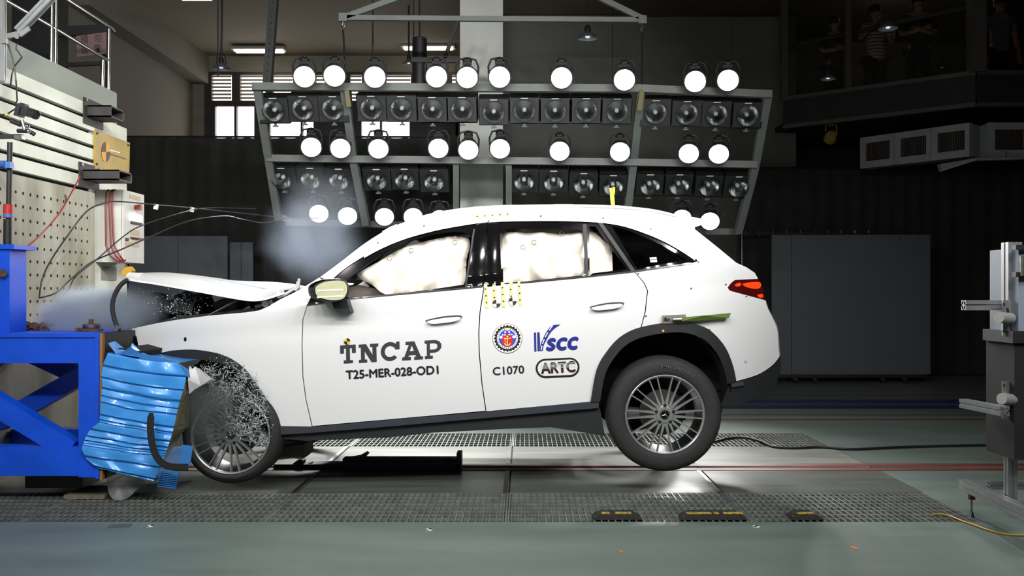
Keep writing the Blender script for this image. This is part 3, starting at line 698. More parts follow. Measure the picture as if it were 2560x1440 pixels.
# tail light
TLo = catmull([(1838,701),(1828,708),(1820,719),(1826,726)],3)+[(1913,749),(1907,722),(1897,699)]
tl = cp('tail_light', TLo, mat('tail_lens_dark',(70,12,10),.15,coat=.5), thick=.02, off=.004, step=8)
TLIT = mat('tail_lens_lit',(240,60,20),.25,emit=(255,48,12),es=1.1)
for L in (catmull([(1838,712),(1848,707),(1853,709),(1850,715),(1841,716)],3,True), catmull([(1857,710),(1875,706),(1900,706),(1901,718),(1890,722),(1868,718)],3,True), catmull([(1894,738),(1905,735),(1908,742),(1900,744)],3,True)):
    surf_panel('tail_lamp_glow', L, TLIT, tl, S, thick=.006, off=.012, step=6)
# wheels
def ring(b, prof, n=48): return b.lathe(prof, n, Matrix.Rotation(R(90),4,'X'))
RIM = mat('machined_alloy',(156,160,158),.3,.55); RIMD = mat('dark_alloy',(52,55,56),.35,.7); DISC = mat('brake_disc',(120,118,114),.4,.9,var=.3,scale=12)
def make_wheel(center, spin, tr=.375, rr=.264):
    wv = thing('wheel', None, None, center); del_ = None
    wv.parent = car; wv.matrix_parent_inverse = car.matrix_basis.inverted(); wv.rotation_euler = (0,spin,0)
    T = wv
    def put(b, name, m, sm=40):
        o = bpy.data.objects.new(name, b.mesh(name, m, sm)); COL.objects.link(o); o.parent = T; return o
    prof = [(rr-.004,.005),(rr+.01,.018),(rr+.03,.022),(tr-.05,.024),(tr-.02,.012),(tr-.004,-.014),(tr,-.04)]
    ts = MB(); ring(ts, prof+[(tr,-.2),(tr-.02,-.23),(rr,-.24)], 72); put(ts,'tire',RUBBER,50)
    tb = MB()
    for k in range(90):
        a = 2*math.pi*k/90; M = Matrix.Rotation(a,4,'Y')@Matrix.Translation((tr-.0022,.10,0)); n = len(tb.v); tb.cbox((0,0,0),(.006,.10,.018))
        for i in range(n,len(tb.v)): tb.v[i] = M@tb.v[i]
    o = put(tb,'tread_blocks',RUBBER,None); o['kind'] = 'stuff'
    b = MB(); ring(b,[(rr-.012,-.02),(rr-.012,.012),(rr-.004,.018),(rr+.002,.014),(rr+.002,-.02)],72); put(b,'rim_ring',RIM,40)
    b = MB(); ring(b,[(rr-.012,-.02),(rr-.03,-.10),(rr-.03,-.2)],48); put(b,'rim_barrel',RIMD,40)
    b = MB(); ring(b,[(0,-.12),(.155,-.12),(.155,-.14),(0,-.14)],40); put(b,'brake_disc',DISC,40)
    b = MB(); b.cbox((.115,.105,.03),(.07,.06,.16)); put(b,'brake_caliper',RIMD,None)
    for k in range(10):
        for s in (-1,1):
            at = R(36*k+s*6.3); ar = R(36*k+s*11.5)
            p0 = Vector((.060*math.cos(ar),-.004,.060*math.sin(ar))); p1 = Vector(((rr-.008)*math.cos(at),-.012,(rr-.008)*math.sin(at)))
            d = (p1-p0).normalized(); nn = Vector((0,1,0)).cross(d)
            b = MB(); st = []
            for u,wd,dp in ((0,.017,.02),(.2,.0125,.006),(.4,.008,-.002),(.7,.0062,-.004),(1,.0066,0)):
                c = p0.lerp(p1,u)+Vector((0,-dp*.3,0)); st.append([c-nn*wd/1.0*.75+Vector((0,.03,0)),c-nn*wd*.62,c+nn*wd*.62,c+nn*wd*.75+Vector((0,.03,0))])
            b.sheet(st); put(b,'spoke',RIM,None)
    b = MB(); ring(b,[(0,.006),(.05,.008),(.064,.004),(.072,-.006),(.072,-.04)],40); hub = put(b,'hub',RIM,40)
    for k in range(5):
        a = R(90+72*k); c = Vector((.061*math.cos(a),-.006,.061*math.sin(a))); b = MB(); b.cyl(c+Vector((0,.004,0)),c-Vector((0,.0045,0)),.0115,12); put(b,'lug_bolt',BLK,None)
        a = R(54+72*k); c = Vector((.076*math.cos(a),-.006,.076*math.sin(a))); b = MB(); b.cyl(c+Vector((0,.004,0)),c-Vector((0,.003,0)),.004,8); put(b,'bolt_dot',BLK,None)
    cap = MB(); ring(cap,[(0,.014),(.028,.014),(.033,.009),(.034,0)],32); cap = put(cap,'center_cap',GLOSSB,40)
    b = MB(); ring(b,[(.026,.0145),(.0285,.0165),(.031,.0135)],32)
    for k in range(3):
        a = R(80+120*k)-spin*0; t_ = Vector((.026*math.cos(a),-.0165,.026*math.sin(a))); l = Vector((.005*math.cos(a+1.05),-.0155,.005*math.sin(a+1.05))); r_ = Vector((.005*math.cos(a-1.05),-.0155,.005*math.sin(a-1.05))); b.add([Vector((0,-.018,0)),l,t_,r_],[(0,1,2),(0,2,3)])
    put(b,'star_emblem',CHROME,None)
    return T
WR = P(1662,1036,6.135); WF = P(577,1086,6.125)
make_wheel(WR, R(0), .384); make_wheel(WF, R(11), .332)
for c in (WR,WF):
    for (ox) in (0,):
        b = MB(); b.lathe([(.27,.1),(.36,.09),(.375,.05),(.375,-.12)],40,Matrix.Translation((c.x,2*YC-c.y-.1,c.z))@Matrix.Rotation(R(-90),4,'X')); b.build('far_tire', RUBBER, car, 40)
def tyre_text(s, a0, a1, r, h):
    vs,fs = text_tris(s,.01); b = MB()
    b.add([WR+Vector(((r+v*h)*math.cos(a0+(a1-a0)*u),-.0265,(r+v*h)*math.sin(a0+(a1-a0)*u))) for u,v in vs],fs); b.build('tire_lettering', mat('rubber_letter',(70,72,72),.7), car)
tyre_text('MICHELIN', R(94), R(54), .31, .02)
# ---- airbags seen through the side windows
def airbag(name, outline, puckers, amp=.05, col=(226,216,200)):
    pts,tris = fill2d(outline,(),7)
    M = mat('airbag_cloth',(238,234,226),.8,var=.05,scale=12,bump=.1)
    def dep(x,y):
        e = min(math.dist((x,y),q) for q in outline); d = .055*min(1,(e/26.0))**.6
        d += .05*noise.noise(Vector((x*.03,y*.022,1)))+.012*noise.noise(Vector((x*.08,y*.06,4)))
        for (cx,cy,s,a) in puckers: d -= a*math.exp(-((x-cx)**2+(y-cy)**2)/(s*s))
        return d
    rs = resample(outline,12); outline = rs
    MB().add([P(x,y,DC+gcar(x,y)+.115-dep(x,y)) for x,y in pts],tris).build(name, M, car, 70)
airbag('curtain_airbag', catmull([(895,683),(945,655),(1000,623),(1060,604),(1130,590),(1168,592),(1175,615),(1166,650),(1160,712),(1110,722),(1040,732),(1000,738),(960,735),(930,712),(905,700)],3,True), [(1028,626,9,.03),(974,646,9,.03),(1137,606,9,.03),(1148,690,12,.04),(1060,612,14,.02),(1095,650,16,.02),(1050,690,30,.012),(1110,640,14,.03),(1085,725,14,.02)])
airbag('curtain_airbag', [(1250,566),(1470,566),(1530,620),(1532,680),(1462,700),(1250,716)], [(1335,606,7,.02),(1308,618,7,.02),(1281,635,7,.02),(1405,582,10,.03),(1395,600,40,.015),(1440,640,18,.02),(1290,585,30,.02)])
MB().sheet([[P(x,y,6.36) for x,y in ((855,722),(900,712),(940,722),(975,745))],[P(x,y,6.34) for x,y in ((855,735),(900,730),(940,738),(985,752))],[P(x,y,6.36) for x,y in ((855,760),(900,765),(940,768),(990,768))]]).build('dashboard', mat('dash_grey',(96,90,86),.7,var=.2,scale=20), car, 50)
THR = mat('airbag_thread',(150,140,126),.8)
for (x,y) in ((1028,626),(974,646),(1137,606),(1335,606),(1308,618),(1281,635),(1405,582)):
    MB().tube([P(x+5.5*math.cos(a*.63),y+5.5*math.sin(a*.63),6.13+gcar(x,y)+.055) for a in range(10)],.003,5).build('stitch_ring', THR, car)
# ---- lettering and stickers on the car
def decal(name, polys, m, off=.004, parent=None):
    b = MB()
    for pl in polys:
        pts,tris = fill2d(pl,(),9); b.add([S(x,y,off) for x,y in pts],tris)
    return b.build(name, m, parent or car)
def ltr(name, polys, x0, y0, w_, h_, skew=-.063, m=None, hs=.02):
    """letter drawn in a unit box (u right, v up) -> pixels; the baseline rises with the car's pitch"""
    out = []
    for pl in polys: out.append([(x0+u*w_-v*h_*hs*-1*0-(1-v)*0+(-(1-v)*h_*0)+v*h_*(-hs), y0+u*w_*skew-v*h_) for u,v in pl])
    return decal(name, out, m or CHAR)
def arc(cx,cy,r0x,r0y,r1x,r1y,a0,a1,n=18):
    o = [(cx+r0x*math.cos(R(a0+(a1-a0)*k/n)),cy+r0y*math.sin(R(a0+(a1-a0)*k/n))) for k in range(n+1)]
    i = [(cx+r1x*math.cos(R(a0+(a1-a0)*k/n)),cy+r1y*math.sin(R(a0+(a1-a0)*k/n))) for k in range(n,-1,-1)]
    return o+i
T_ = [[(.0,1),(1,1),(1,.55),(.76,.55),(.76,.82),(.62,.82),(.62,.16),(.8,.16),(.8,0),(.22,0),(.22,.16),(.38,.16),(.38,.82),(.24,.82),(.24,.55),(0,.55)]]
N_ = [[(0,1),(.38,1),(.70,.38),(.70,.84),(.58,.84),(.58,1),(1,1),(1,.84),(.9,.84),(.9,0),(.64,0),(.30,.62),(.30,.16),(.42,.16),(.42,0),(0,0),(0,.16),(.11,.16),(.11,.84),(0,.84)]]
C_ = [arc(.48,.5,.48,.5,.28,.30,48,318,26),[(.76,.60),(.98,.60),(.98,1),(.8,1),(.8,.9),(.66,.82)]]
A_ = [[(.18,1),(.60,1),(.90,.16),(1,.16),(1,0),(.58,0),(.58,.16),(.68,.16),(.65,.26),(.33,.26),(.30,.16),(.42,.16),(.42,0),(0,0),(0,.16),(.10,.16),(.34,.84),(.18,.84)]]
P_ = [[(0,1),(.3,1),(.3,.84),(.3,.16),(.46,.16),(.46,0),(0,0),(0,.16),(.12,.16),(.12,.84),(0,.84)],[(.29,1),(.62,1),(.84,.93),(.97,.78),(.97,.58),(.84,.41),(.62,.33),(.29,.33),(.29,.49),(.58,.49),(.74,.56),(.74,.76),(.58,.84),(.29,.84)]]
for nm,pl,x0,y0,w_,h_ in (('title_letter',T_,851,909,39,45.5),('title_letter',N_,897.5,907,49,45.5),('title_letter',C_,952.5,903.5,48,47),('title_letter',A_,1005.5,901,52,46),('title_letter',P_,1062.5,897.5,42.5,46)):
    o = ltr(nm,pl,x0,y0,w_,h_)
# light triangle inside the A
decal('letter_counter',[[(1024.5,878),(1034.5,877),(1029.5,864)]],PAINT,off=.0055)
text_on('test_number','T25-MER-028-OD1',BLK,car,S,(866,947.5),(1096,934.5),20.5,fat=.9)
text_on('test_code','C1070',BLK,car,S,(1233,938),(1310.5,933),19.5,fat=.5)
def disc(cx,cy,r,n=28,k=1.0): return [(cx+r*math.cos(2*math.pi*i/n),cy+k*r*math.sin(2*math.pi*i/n)) for i in range(n)]
def sector(cx,cy,r,a0,a1,n=8): return [(cx,cy)]+[(cx+r*math.cos(R(a0+(a1-a0)*i/n)),cy-r*math.sin(R(a0+(a1-a0)*i/n))) for i in range(n+1)]
t_ = decal('target_sticker',[disc(867.5,853.5,8)],YEL,.005)
decal('target_quadrant',[sector(867.5,853.5,8,4,94),sector(867.5,853.5,8,184,274)],BLK,.0062,t_)
# round crest
EBL = mat('crest_blue',(36,64,190),.5); ERD = mat('crest_red',(196,36,28),.5); EWH = mat('crest_white',(235,238,238),.5); EYL = mat('crest_gold',(240,214,110),.5)
cx,cy = 1268.5,846
em = decal('round_crest',[disc(cx,cy,37,44)],mat('crest_rim',(110,80,70),.5),.0045)
decal('crest_field',[disc(cx,cy,36,44)],EWH,.0052,em)
decal('crest_gear',[disc(cx,cy,30.5,44)],BLK,.0058,em)
decal('crest_gear_tooth',[disc(cx+30.5*math.cos(R(15*k)),cy+30.5*math.sin(R(15*k)),3.1,10) for k in range(24)],BLK,.0059,em)
decal('crest_ring',[disc(cx,cy,26.5,40)],EWH,.0064,em)
decal('crest_ring_dash',[[(cx+r*math.cos(R(12*k+d)),cy+r*math.sin(R(12*k+d))) for r,d in ((23.2,-3),(25.4,-3),(25.4,3),(23.2,3))] for k in range(30)],mat('dash_grey2',(70,76,80),.5),.0068,em)
decal('crest_center',[disc(cx,cy,21.5,36)],EBL,.007,em)
decal('crest_lower',[arc(cx,cy+5,14,16,.1,.1,0,360,28)[:29]],ERD,.0076,em)
decal('crest_dot',[disc(cx+x,cy+y,r,12,.9) for x,y,r in ((-5.5,-15.5,2.6),(4.5,-16,2.6),(-12,-9,2.2),(-6,-9,2.2),(5,-10,2.3),(11,-10,2.3),(-16,-3,4.2),(16.5,-4,4.4),(-7,0,1.6),(7,-1,1.6))],EWH,.0082,em)
decal('crest_anchor',[[(cx-.9,cy-4),(cx+.9,cy-4),(cx+.9,cy+18),(cx-.9,cy+18)],arc(cx,cy+9,9,9.5,6.6,7,20,160,14),disc(cx,cy-5,2.3,12),[(cx-4,cy+0),(cx+4,cy-.3),(cx+4,cy+1.5),(cx-4,cy+1.8)],arc(cx-2,cy+5,5,6,3.6,4.6,90,270,10),[(cx-8,cy-28),(cx,cy-23),(cx+8,cy-28),(cx+2,cy-19),(cx-2,cy-19)]],EYL,.0086,em)
# road-and-letters mark
NAVY = mat('navy_print',(22,32,130),.5)
decal('road_mark',[[(1335,831.5),(1340,831),(1341,878),(1336,878.3)],[(1343,831),(1349,830.7),(1350,856),(1349,877.5),(1344,877.8)]],NAVY)
L = catmull([(1350,877),(1351,864),(1357,848),(1366,830),(1376,817),(1384,812.5)],5); Rr = catmull([(1357,877),(1359,864),(1367,848),(1376,832),(1388,820),(1402,811)],5)
decal('road_mark',[L+Rr[::-1]],NAVY)
decal('lane_dash',[[(1352.2,875),(1354.6,875),(1356,864),(1353.6,864)],[(1354.8,860),(1357.4,860),(1362,848),(1359.2,848)],[(1361.5,843),(1364.3,843),(1371,831),(1368.2,831)],[(1371.5,826),(1374.5,826),(1383,814),(1379.5,814)]],EWH,.0055)
text_on('mark_letters','scc',NAVY,car,S,(1367,876.5),(1446,872),29,fat=2.0,shear=.2)
# rounded badge
def stad(x0,y0,x1,y1,r,n=10):
    dx,dy = x1-x0,y1-y0; a = math.degrees(math.atan2(dy,dx))
    return [(x1+r*math.cos(R(a-90+180*k/n)),y1+r*math.sin(R(a-90+180*k/n))) for k in range(n+1)]+[(x0+r*math.cos(R(a+90+180*k/n)),y0+r*math.sin(R(a+90+180*k/n))) for k in range(n+1)]
bd = decal('badge_ring',[stad(1363,921,1425,918,24)],BLK,.0042)
decal('badge_field',[stad(1363,921,1425,918,19.2)],PAINT,.0052,bd)
o = text_on('badge_letters','ARTC',mat('badge_print',(44,20,20),.5),bd,S,(1354,934.5),(1438,929.5),26,fat=1.6,off=.0062)
decal('badge_line',[[(1352,yy),(1440,yy-5.0),(1440,yy-5.0+1.0),(1352,yy+1.0)] for yy in (911,914.3,917.6,920.9)],PAINT,.0072,bd)
# measuring tapes with triangles, target crosses, marker dots
TAPE = mat('pale_tape',(236,226,150),.5)
for k in range(5):
    x0 = 1214+k*21; y0 = 709-k*1.6
    tp = decal('tape_strip',[[(x0-4,y0),(x0+4,y0-.5),(x0+7,y0+61),(x0-1,y0+61.5)]],TAPE,.0045)
    decal('tape_mark',[[(x0-2+j*1.3,y0+11+j*17+(k%2)*6),(x0+3+j*1.3,y0+13.5+j*17+(k%2)*6),(x0-2+j*1.3,y0+16+j*17+(k%2)*6)] for j in range(3)],BLK,.0056,tp)
for cx_,cy_ in ((1241,759),(1281.5,753)):
    q = decal('target_cross',[disc(cx_,cy_,10,24)],EWH,.006)
    decal('target_quadrant',[sector(cx_,cy_,10,94,184),sector(cx_,cy_,10,274,364)],mat('target_brown',(60,44,26),.5),.0072,q)
for k in range(5):
    x0 = 1193+k*19; y0 = 541-k*1.4
    tp = decal('tape_strip',[[(x0-3,y0-6),(x0+4,y0-6.4),(x0+4.5,y0+7),(x0-2.5,y0+7.4)]],TAPE,.0045)
    decal('tape_mark',[disc(x0,y0,1.8,8)],BLK,.0058,tp)
decal('marker_dot',[disc(x,y,2.1,8) for x,y in ((1352,540),(1508,545),(1627,572),(1746,655),(1596,684),(1728,721),(1815,711),(1866,741),(1615,790),(1774,825),(1060,565),(945,607))],mat('dot_olive',(70,66,20),.5),.005)
decal('marker_dot',[disc(1658,827,3,10)],YEL,.03)
decal('side_sensor',[disc(463,848,3.5,10,1.6)],BLK,.004); decal('parking_sensor',[disc(1864,904,3.2,14)],mat('sensor_ring',(120,130,130),.4),.004); decal('parking_sensor',[disc(1864,904,2.2,14)],PAINT,.005)
decal('window_sticker',[[(1624,644),(1641,642.5),(1642,647.5),(1625,649)],[(1625,650.5),(1642,649),(1643,655),(1626,656)]],EWH,.0)
# bracket with a green rod on the rear flank
bk = MB(); bk.prism([S(1657,789,.03),S(1714,786,.03),S(1718,808,.03),S(1657,809,.03)],(0,.05,0)); bk = bk.build('fixing_bracket', mat('bracket_grey',(150,146,136),.4,.5), car)
MB().cyl(S(1664,797,.05),S(1664,797,.03),.010).build('bracket_bolt', CHROME, bk); MB().cyl(S(1672,798,.05),S(1672,798,.03),.007).build('bracket_bolt', CHROME, bk)
MB().tube([S(1682,799,.05),S(1704,798,.05)],.014,10).build('rod_clamp', STEEL, bk)
MB().prism([S(1702,794,.06),S(1760,789,.06),S(1828,782.5,.06),S(1822,795,.06),S(1760,800,.06),S(1704,803,.06)],(0,.02,0)).build('green_rod', mat('olive_green',(94,116,52),.5), bk)
# yellow aerial tape on the roof
at_ = MB(); at_.beam(P(1533,519,6.75),P(1530,486,6.75),.028,.012); at_.beam(P(1530,486,6.75),P(1527,470,6.75),.022,.012); at_.beam(P(1534,486,6.74),P(1535,468,6.74),.016,.012)
at_.build('roof_flag', YEL, car)
# ================================================================== BARRIER SIDE (left)
CONC = mat('pale_concrete', (222,228,212), 0.6, var=.2, scale=2.2, bump=.04, stretch=(1,1,.35))
PLATEW = mat('drilled_wall_plate', (176,177,160), 0.6, col2=(132,129,108), scale=3.2, bump=.03, stretch=(1,1,.25))
XP, XB = -3.71, -3.80
def Dw(px, X=XP): return F*(-X)/(CX-px)                 # distance of a point on the wall face seen at column px
blk = struct(MB().box((XL,-1.0,0),(XB,Dw(317,XB),ZZ(322,Dw(317,XB)))).build('wall_barrier', CONC))
zpar = ZZ(232,Dw(290,XB)); 
MB().box((XL,-1.0,ZZ(322,Dw(317,XB))),(XB,Dw(292,XB),zpar)).build('parapet', mat('grey_parapet_paint',(142,150,140),.7,var=.08,scale=2), blk)
# steel face with T-slots: planks above, drilled plate below
yn, yfar = 4.6, Dw(237)
slots = [ZZ(y,yfar) for y in (300,334,369,405,441,478)]
edges = [ZZ(266,yfar)]+slots+[0.0]
for i in range(6):
    z1 = edges[i]-(.016 if i else 0); z0 = edges[i+1]+.016
    MB().box((XB+.002,yn,z0),(XP,yfar,z1)).build('slotted_plank', CONC, blk)
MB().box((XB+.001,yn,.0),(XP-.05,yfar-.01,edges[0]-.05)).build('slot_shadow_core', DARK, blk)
MB().box((XB+.002,yn,0),(XP,yfar,edges[6]-.016)).build('drilled_plate', PLATEW, blk)
b = MB()
hz = [ZZ(y,Dw(40)) for y in [480+34.3*k for k in range(10)]]
for k in range(20):
    yy = Dw(218)-.1*k
    if yy < yn+.1: break
    for z in hz: b.cyl((XP-.001,yy,z),(XP+.0015,yy,z),.0125,8)
o = b.build('bolt_holes', DARK, blk); o['kind'] = 'stuff'
# yellow notice plate
def Wp(px,py,X=XP+.02): return P(px,py,Dw(px,X))
def W3(px,py,off=0): return Wp(px,py,XP+.02+off)
sg = thing('yellow_notice','yellow notice plate with a crash-target disc fixed to the barrier wall','sign',Wp(280,430))
MB().prism([Wp(239,326),Wp(325,357),Wp(323,443),Wp(239,422)],(-.018,0,0)).build('sign_plate', mat('mustard_sheet',(164,142,62),.45,var=.15,scale=5), sg)
def wdisc(name, cx, cy, rx, ry, m, off, a0=0, a1=360, parent=None):
    pts = [W3(cx+rx*math.cos(R(a0+(a1-a0)*k/24)),cy-ry*math.sin(R(a0+(a1-a0)*k/24)),off) for k in range(25)]
    if a1-a0 < 360: pts.append(W3(cx,cy,off))
    b = MB(); b.add(pts,[tuple(range(len(pts)))]); return b.build(name,m,parent or sg)
DSK = mat('disc_dark',(58,44,44),.5); DSY = mat('disc_amber',(204,150,30),.5)
for a0,mm in ((90,DSK),(0,DSY),(180,DSY),(270,DSK)): wdisc('target_quadrant',265,380,11,25,mm,.004,a0,a0+90)
MB().prism([W3(276,374,.004),W3(300,381,.004),W3(300,383,.004),W3(276,377,.004)],(.001,0,0)).build('sign_line', EWH, sg)
MB().prism([W3(276,384,.004),W3(316,397,.004),W3(316,398.5,.004),W3(276,386,.004)],(.001,0,0)).build('sign_line', DSK, sg)
for px,py in ((242,410),(321,363),(320,436),(243,333)): MB().cyl(W3(px,py,0),W3(px,py,.008),.012,8).build('sign_screw', BLACKM, sg)
# steel brackets sticking out of the slots
IRON = mat('dark_iron',(58,58,56),.55,.3,var=.3,scale=14)
def bracket(label, px0, px1, py0, py1, hollow):
    d = Dw(px0); t = thing('steel_bracket', label, 'bracket', P(px0,(py0+py1)/2,d), 'steel brackets on the barrier wall')
    x0, x1, z0, z1 = XP, XY(px1,d), ZZ(py1,d), ZZ(py0,d)
    MB().box((x0,d,z0),(x1,d+.012,z1)).build('web_plate', IRON, t)
    MB().box((x0,d,z1-.012),(x1,d+.26,z1)).build('flange', IRON, t); MB().box((x0,d,z0),(x1,d+.26,z0+.012)).build('flange', IRON, t)
    MB().box((x0,d+.248,z0),(x1,d+.26,z1)).build('web_plate', IRON, t)
    MB().box((x0,d-.05,z0-.06),(x0+.014,d+.3,z1+.06)).build('base_plate', IRON, t)
    for yy in (d-.03,d+.28): MB().cyl((x0+.012,yy,z1+.04),(x0+.03,yy,z1+.04),.014,8).build('anchor_bolt', STEEL, t)
bracket('rusty short steel bracket near the top of the slotted wall', 214, 277, 263, 292, False)
bracket('longer grey steel bracket under the yellow notice', 203, 297, 424, 450, True)
# control box
cb = thing('control_box','pale grey control box with buttons hung on the barrier wall','control box',Wp(300,650))
d0 = 8.15; x0, x1 = XB, XY(305,d0); d1 = F*(-x1)/(CX-357); zt, zb = ZZ(474,d0), ZZ(655,d0)
BOXM = mat('control_box_grey',(196,198,188),.5,var=.06,scale=6)
MB().box((x0,d0,zb),(x1-.008,d1,zt)).build('box_body', BOXM, cb); MB().box((x1-.004,d0+.004,zb),(x1+.012,d1,zt)).build('box_door', BOXM, cb)
def onbox(name, px0, py0, px1, py1, m, th=.012):
    a = F*(-x1)/(CX-px0); c = F*(-x1)/(CX-px1); am=(a+c)/2
    return MB().box((x1+.011,a,ZZ(py1,am)),(x1+.011+th,c,ZZ(py0,am))).build(name,m,cb)
onbox('name_plate',320,489,347,499,mat('plate_tan',(176,160,124),.5),.004); onbox('lamp_window',320,537,348,554,mat('indicator_lit',(250,250,245),.4,emit=(255,250,240),es=2.2),.02)
onbox('switch_strip',323,555,349,561,BLK,.014); onbox('label_strip',321,575,345,588,mat('plate_tan',(176,160,124),.5),.004); onbox('label_strip',309,605,344,616,mat('plate_tan',(176,160,124),.5),.004)
onbox('key_switch',322,594,346,597,mat('dark_red_key',(90,30,26),.5),.03); onbox('meter',310,595,317,602,BLK,.008)
a = F*(-x1)/(CX-334); MB().cyl((x1+.01,a,ZZ(519,a)),(x1+.07,a,ZZ(519,a)),.022,14,.03).build('stop_button', mat('red_button',(120,30,24),.4), cb)
for k,px in enumerate((264,274,280)):
    d = 8.12
    MB().tube([P(px+8,474,d),P(px+2,480,d-.02),P(px,520,d-.03),P(px+1+k,580,d-.03),P(px+1+2*k,614,d-.03),P(px+12+4*k,640,d-.03),P(px+32-k,655-k,d),P(318,646,d+.2)],.008,6).build('red_cable', REDW, cb)
MB().tube([P(316,640,8.4),P(317,655,8.4),P(315,668,8.4)],.01,6).build('lower_conduit', WHITEPL, cb)
tag(MB().prism([P(309,671,8.2),P(322,666,8.2),P(330,676,8.2),P(324,688,8.2),P(308,690,8.2),P(304,680,8.2)],(0,.08,0)).build('yellow_pendant_switch', mat('ochre_plastic',(190,150,40),.5)), 'ochre yellow pendant switch hanging below the control box', 'switch')
tag(MB().box((XB,Dw(252,XB),ZZ(700,Dw(252,XB))),(XB+.006,Dw(290,XB),ZZ(665,Dw(252,XB)))).build('wall_notice', mat('grey_print',(150,150,140),.6,col2=(120,120,112),scale=60)), 'faded grey printed notice on the wall below the control box', 'notice')
tag(MB().box((XB,Dw(250,XB),ZZ(615,Dw(250,XB))),(XB+.006,Dw(258,XB),ZZ(530,Dw(250,XB)))).build('wall_notice', mat('red_print',(190,150,140),.6,col2=(150,80,70),scale=70)), 'narrow strip notice with red print beside the control box', 'notice')
# guard rail on top of the barrier block
gr = thing('guard_rail','stainless tube guard rail on top of the barrier wall','railing',P(250,200,8.2))
def onp(px,py): return P(px,py,Dw(px,XB-.08))
MB().tube([onp(80,-58),onp(276,68),onp(284,76)],.021,10).build('top_rail', STAIN, gr, 60); MB().tube([onp(2,-6),onp(136,70),onp(270,151)],.016,10).build('mid_rail', STAIN, gr, 60)
for px,y0,y1 in ((128,-30,152),(138,-30,157),(270,72,226),(255,150,218)): MB().tube([P(px+2,y0,Dw(px,XB-.08)),P(px,y1+10,Dw(px,XB-.08))],.017,10).build('rail_post', STAIN, gr, 60)
ns = thing('warning_sheet','faded pink warning sheet with dark characters behind the guard rail','notice',P(225,110,8.9))
MB().prism([P(190,90,9.4),P(266,80,9.4),P(266,134,9.4),P(193,142,9.4)],(0,.01,0)).build('sheet', mat('pink_sheet',(100,80,78),.7), ns)
for s,x0_,y0_,x1_,y1_,h_ in (('請',203,110,222,108,22),('倚',203,136,222,134,22),('勿',236,107,255,105,22),('靠',236,133,255,131,22)):
    text_on('characters', s, mat('sheet_ink',(58,44,52),.6), ns, lambda x,y,off: P(x,y,9.4-off), (x0_,y0_),(x1_,y1_),h_, bold=.01)
MB().beam(P(262,74,9.5),P(262,74,9.5)-Vector((0,0,ZZ(74,9.5))),.04,.04).build('sheet_post', BLACKM, ns); MB().beam(P(140,80,9.5),P(268,74,9.5),.05,.10).build('sheet_rail', BLACKM, ns); MB().beam(P(150,163,9.5),P(255,158,9.5),.03,.04).build('sheet_rail', BLACKM, ns)
tag(MB().box(tuple(P(78,145,9.7)-Vector((.15,.1,.2))),tuple(P(112,0,9.7)+Vector((.1,.3,.4)))).build('dark_locker', BLACKM), 'tall dark cabinet standing behind the guard rail', 'cabinet')
# aluminium profile post and strut, upper left corner
def profile(b, p0, p1, w_, up=(0,0,1)):
    p0,p1 = Vector(p0),Vector(p1); d = (p1-p0).normalized(); up = Vector(up)
    a = d.cross(up).normalized() if abs(d.dot(up)) < .98 else Vector((1,0,0)); c = a.cross(d).normalized()
    for sa in (-1,1):
        for sc_ in (-1,1):
            o_ = a*sa*w_*.30+c*sc_*w_*.30; b.beam(p0+o_,p1+o_,w_*.4,w_*.4,up)
    b.beam(p0,p1,w_*.72,w_*.72,up); return b
t = thing('aluminium_post','aluminium profile post with a sloping strut in the upper left corner','camera post',P(8,204,6.2))
profile(MB(),P(7,-40,6.2),P(7,205,6.2),.036).build('post', ALU, t); profile(MB(),P(46,78,6.2),P(150,-30,6.2),.05,(0,1,0)).build('strut', ALU, t)
MB().beam(P(10,92,6.18),P(48,84,6.18),.02,.03).build('hinge_arm', ALU, t); MB().beam(P(50,88,6.16),P(74,70,6.16),.012,.03).build('joint_plate', ALU, t)
MB().cyl(P(42,92,6.15),P(42,92,6.2),.014).build('joint_bolt', STEEL, t); MB().cbox(P(12,100,6.18),(.03,.03,.05)).build('joint_block', ALU, t)
MB().cbox(P(7,206,6.2),(.05,.05,.012)).build('end_cap', STEEL, t)
MB().tube([P(18,106,6.25),P(30,140,6.25),P(36,165,6.25),P(40,200,6.25),P(43,252,6.3),P(36,262,6.3)],.005,6).build('cable', CABLEB, t)
MB().tube([P(42,108,6.25),P(40,122,6.25),P(55,143,6.25),P(36,166,6.25),P(30,185,6.25),P(26,215,6.28)],.005,6).build('cable', CABLEB, t)
# photo camera on a clamp arm
t = thing('photo_camera','black photo camera on a clamped friction arm in front of the slotted wall','camera',P(60,320,6.1))
CAMB = mat('camera_body_black',(22,24,26),.4)
def rbx(c,sz,rot): return MB().cbox(c,sz,rot)
cbd = rbx(P(62,278,6.1),(.085,.07,.062),(0,R(14),0)); cbd.cbox(P(60,264,6.1),(.035,.05,.025),(0,R(14),0)); cbd.cbox(P(50,280,6.09),(.03,.08,.065),(0,R(14),0)); cbd.build('camera_body', CAMB, t)
a = P(76,282,6.05); dd = Vector((.06,-.02,-.022))
MB().lathe([(0,-.01),(.026,-.01),(.027,.03),(.031,.034),(.031,.055),(.025,.058),(.022,.05),(0,.048)],20,Matrix.Translation(a)@dd.to_track_quat('Z','Y').to_matrix().to_4x4()).build('camera_lens', CAMB, t, 40)
for p0,p1,r_ in ((P(28,302,6.1),P(52,312,6.1),.016),(P(44,327,6.1),P(70,328,6.1),.014),(P(76,330,6.1),P(86,336,6.1),.014)): MB().cyl(p0,p1,r_,14).build('clamp_knob', CAMB, t)
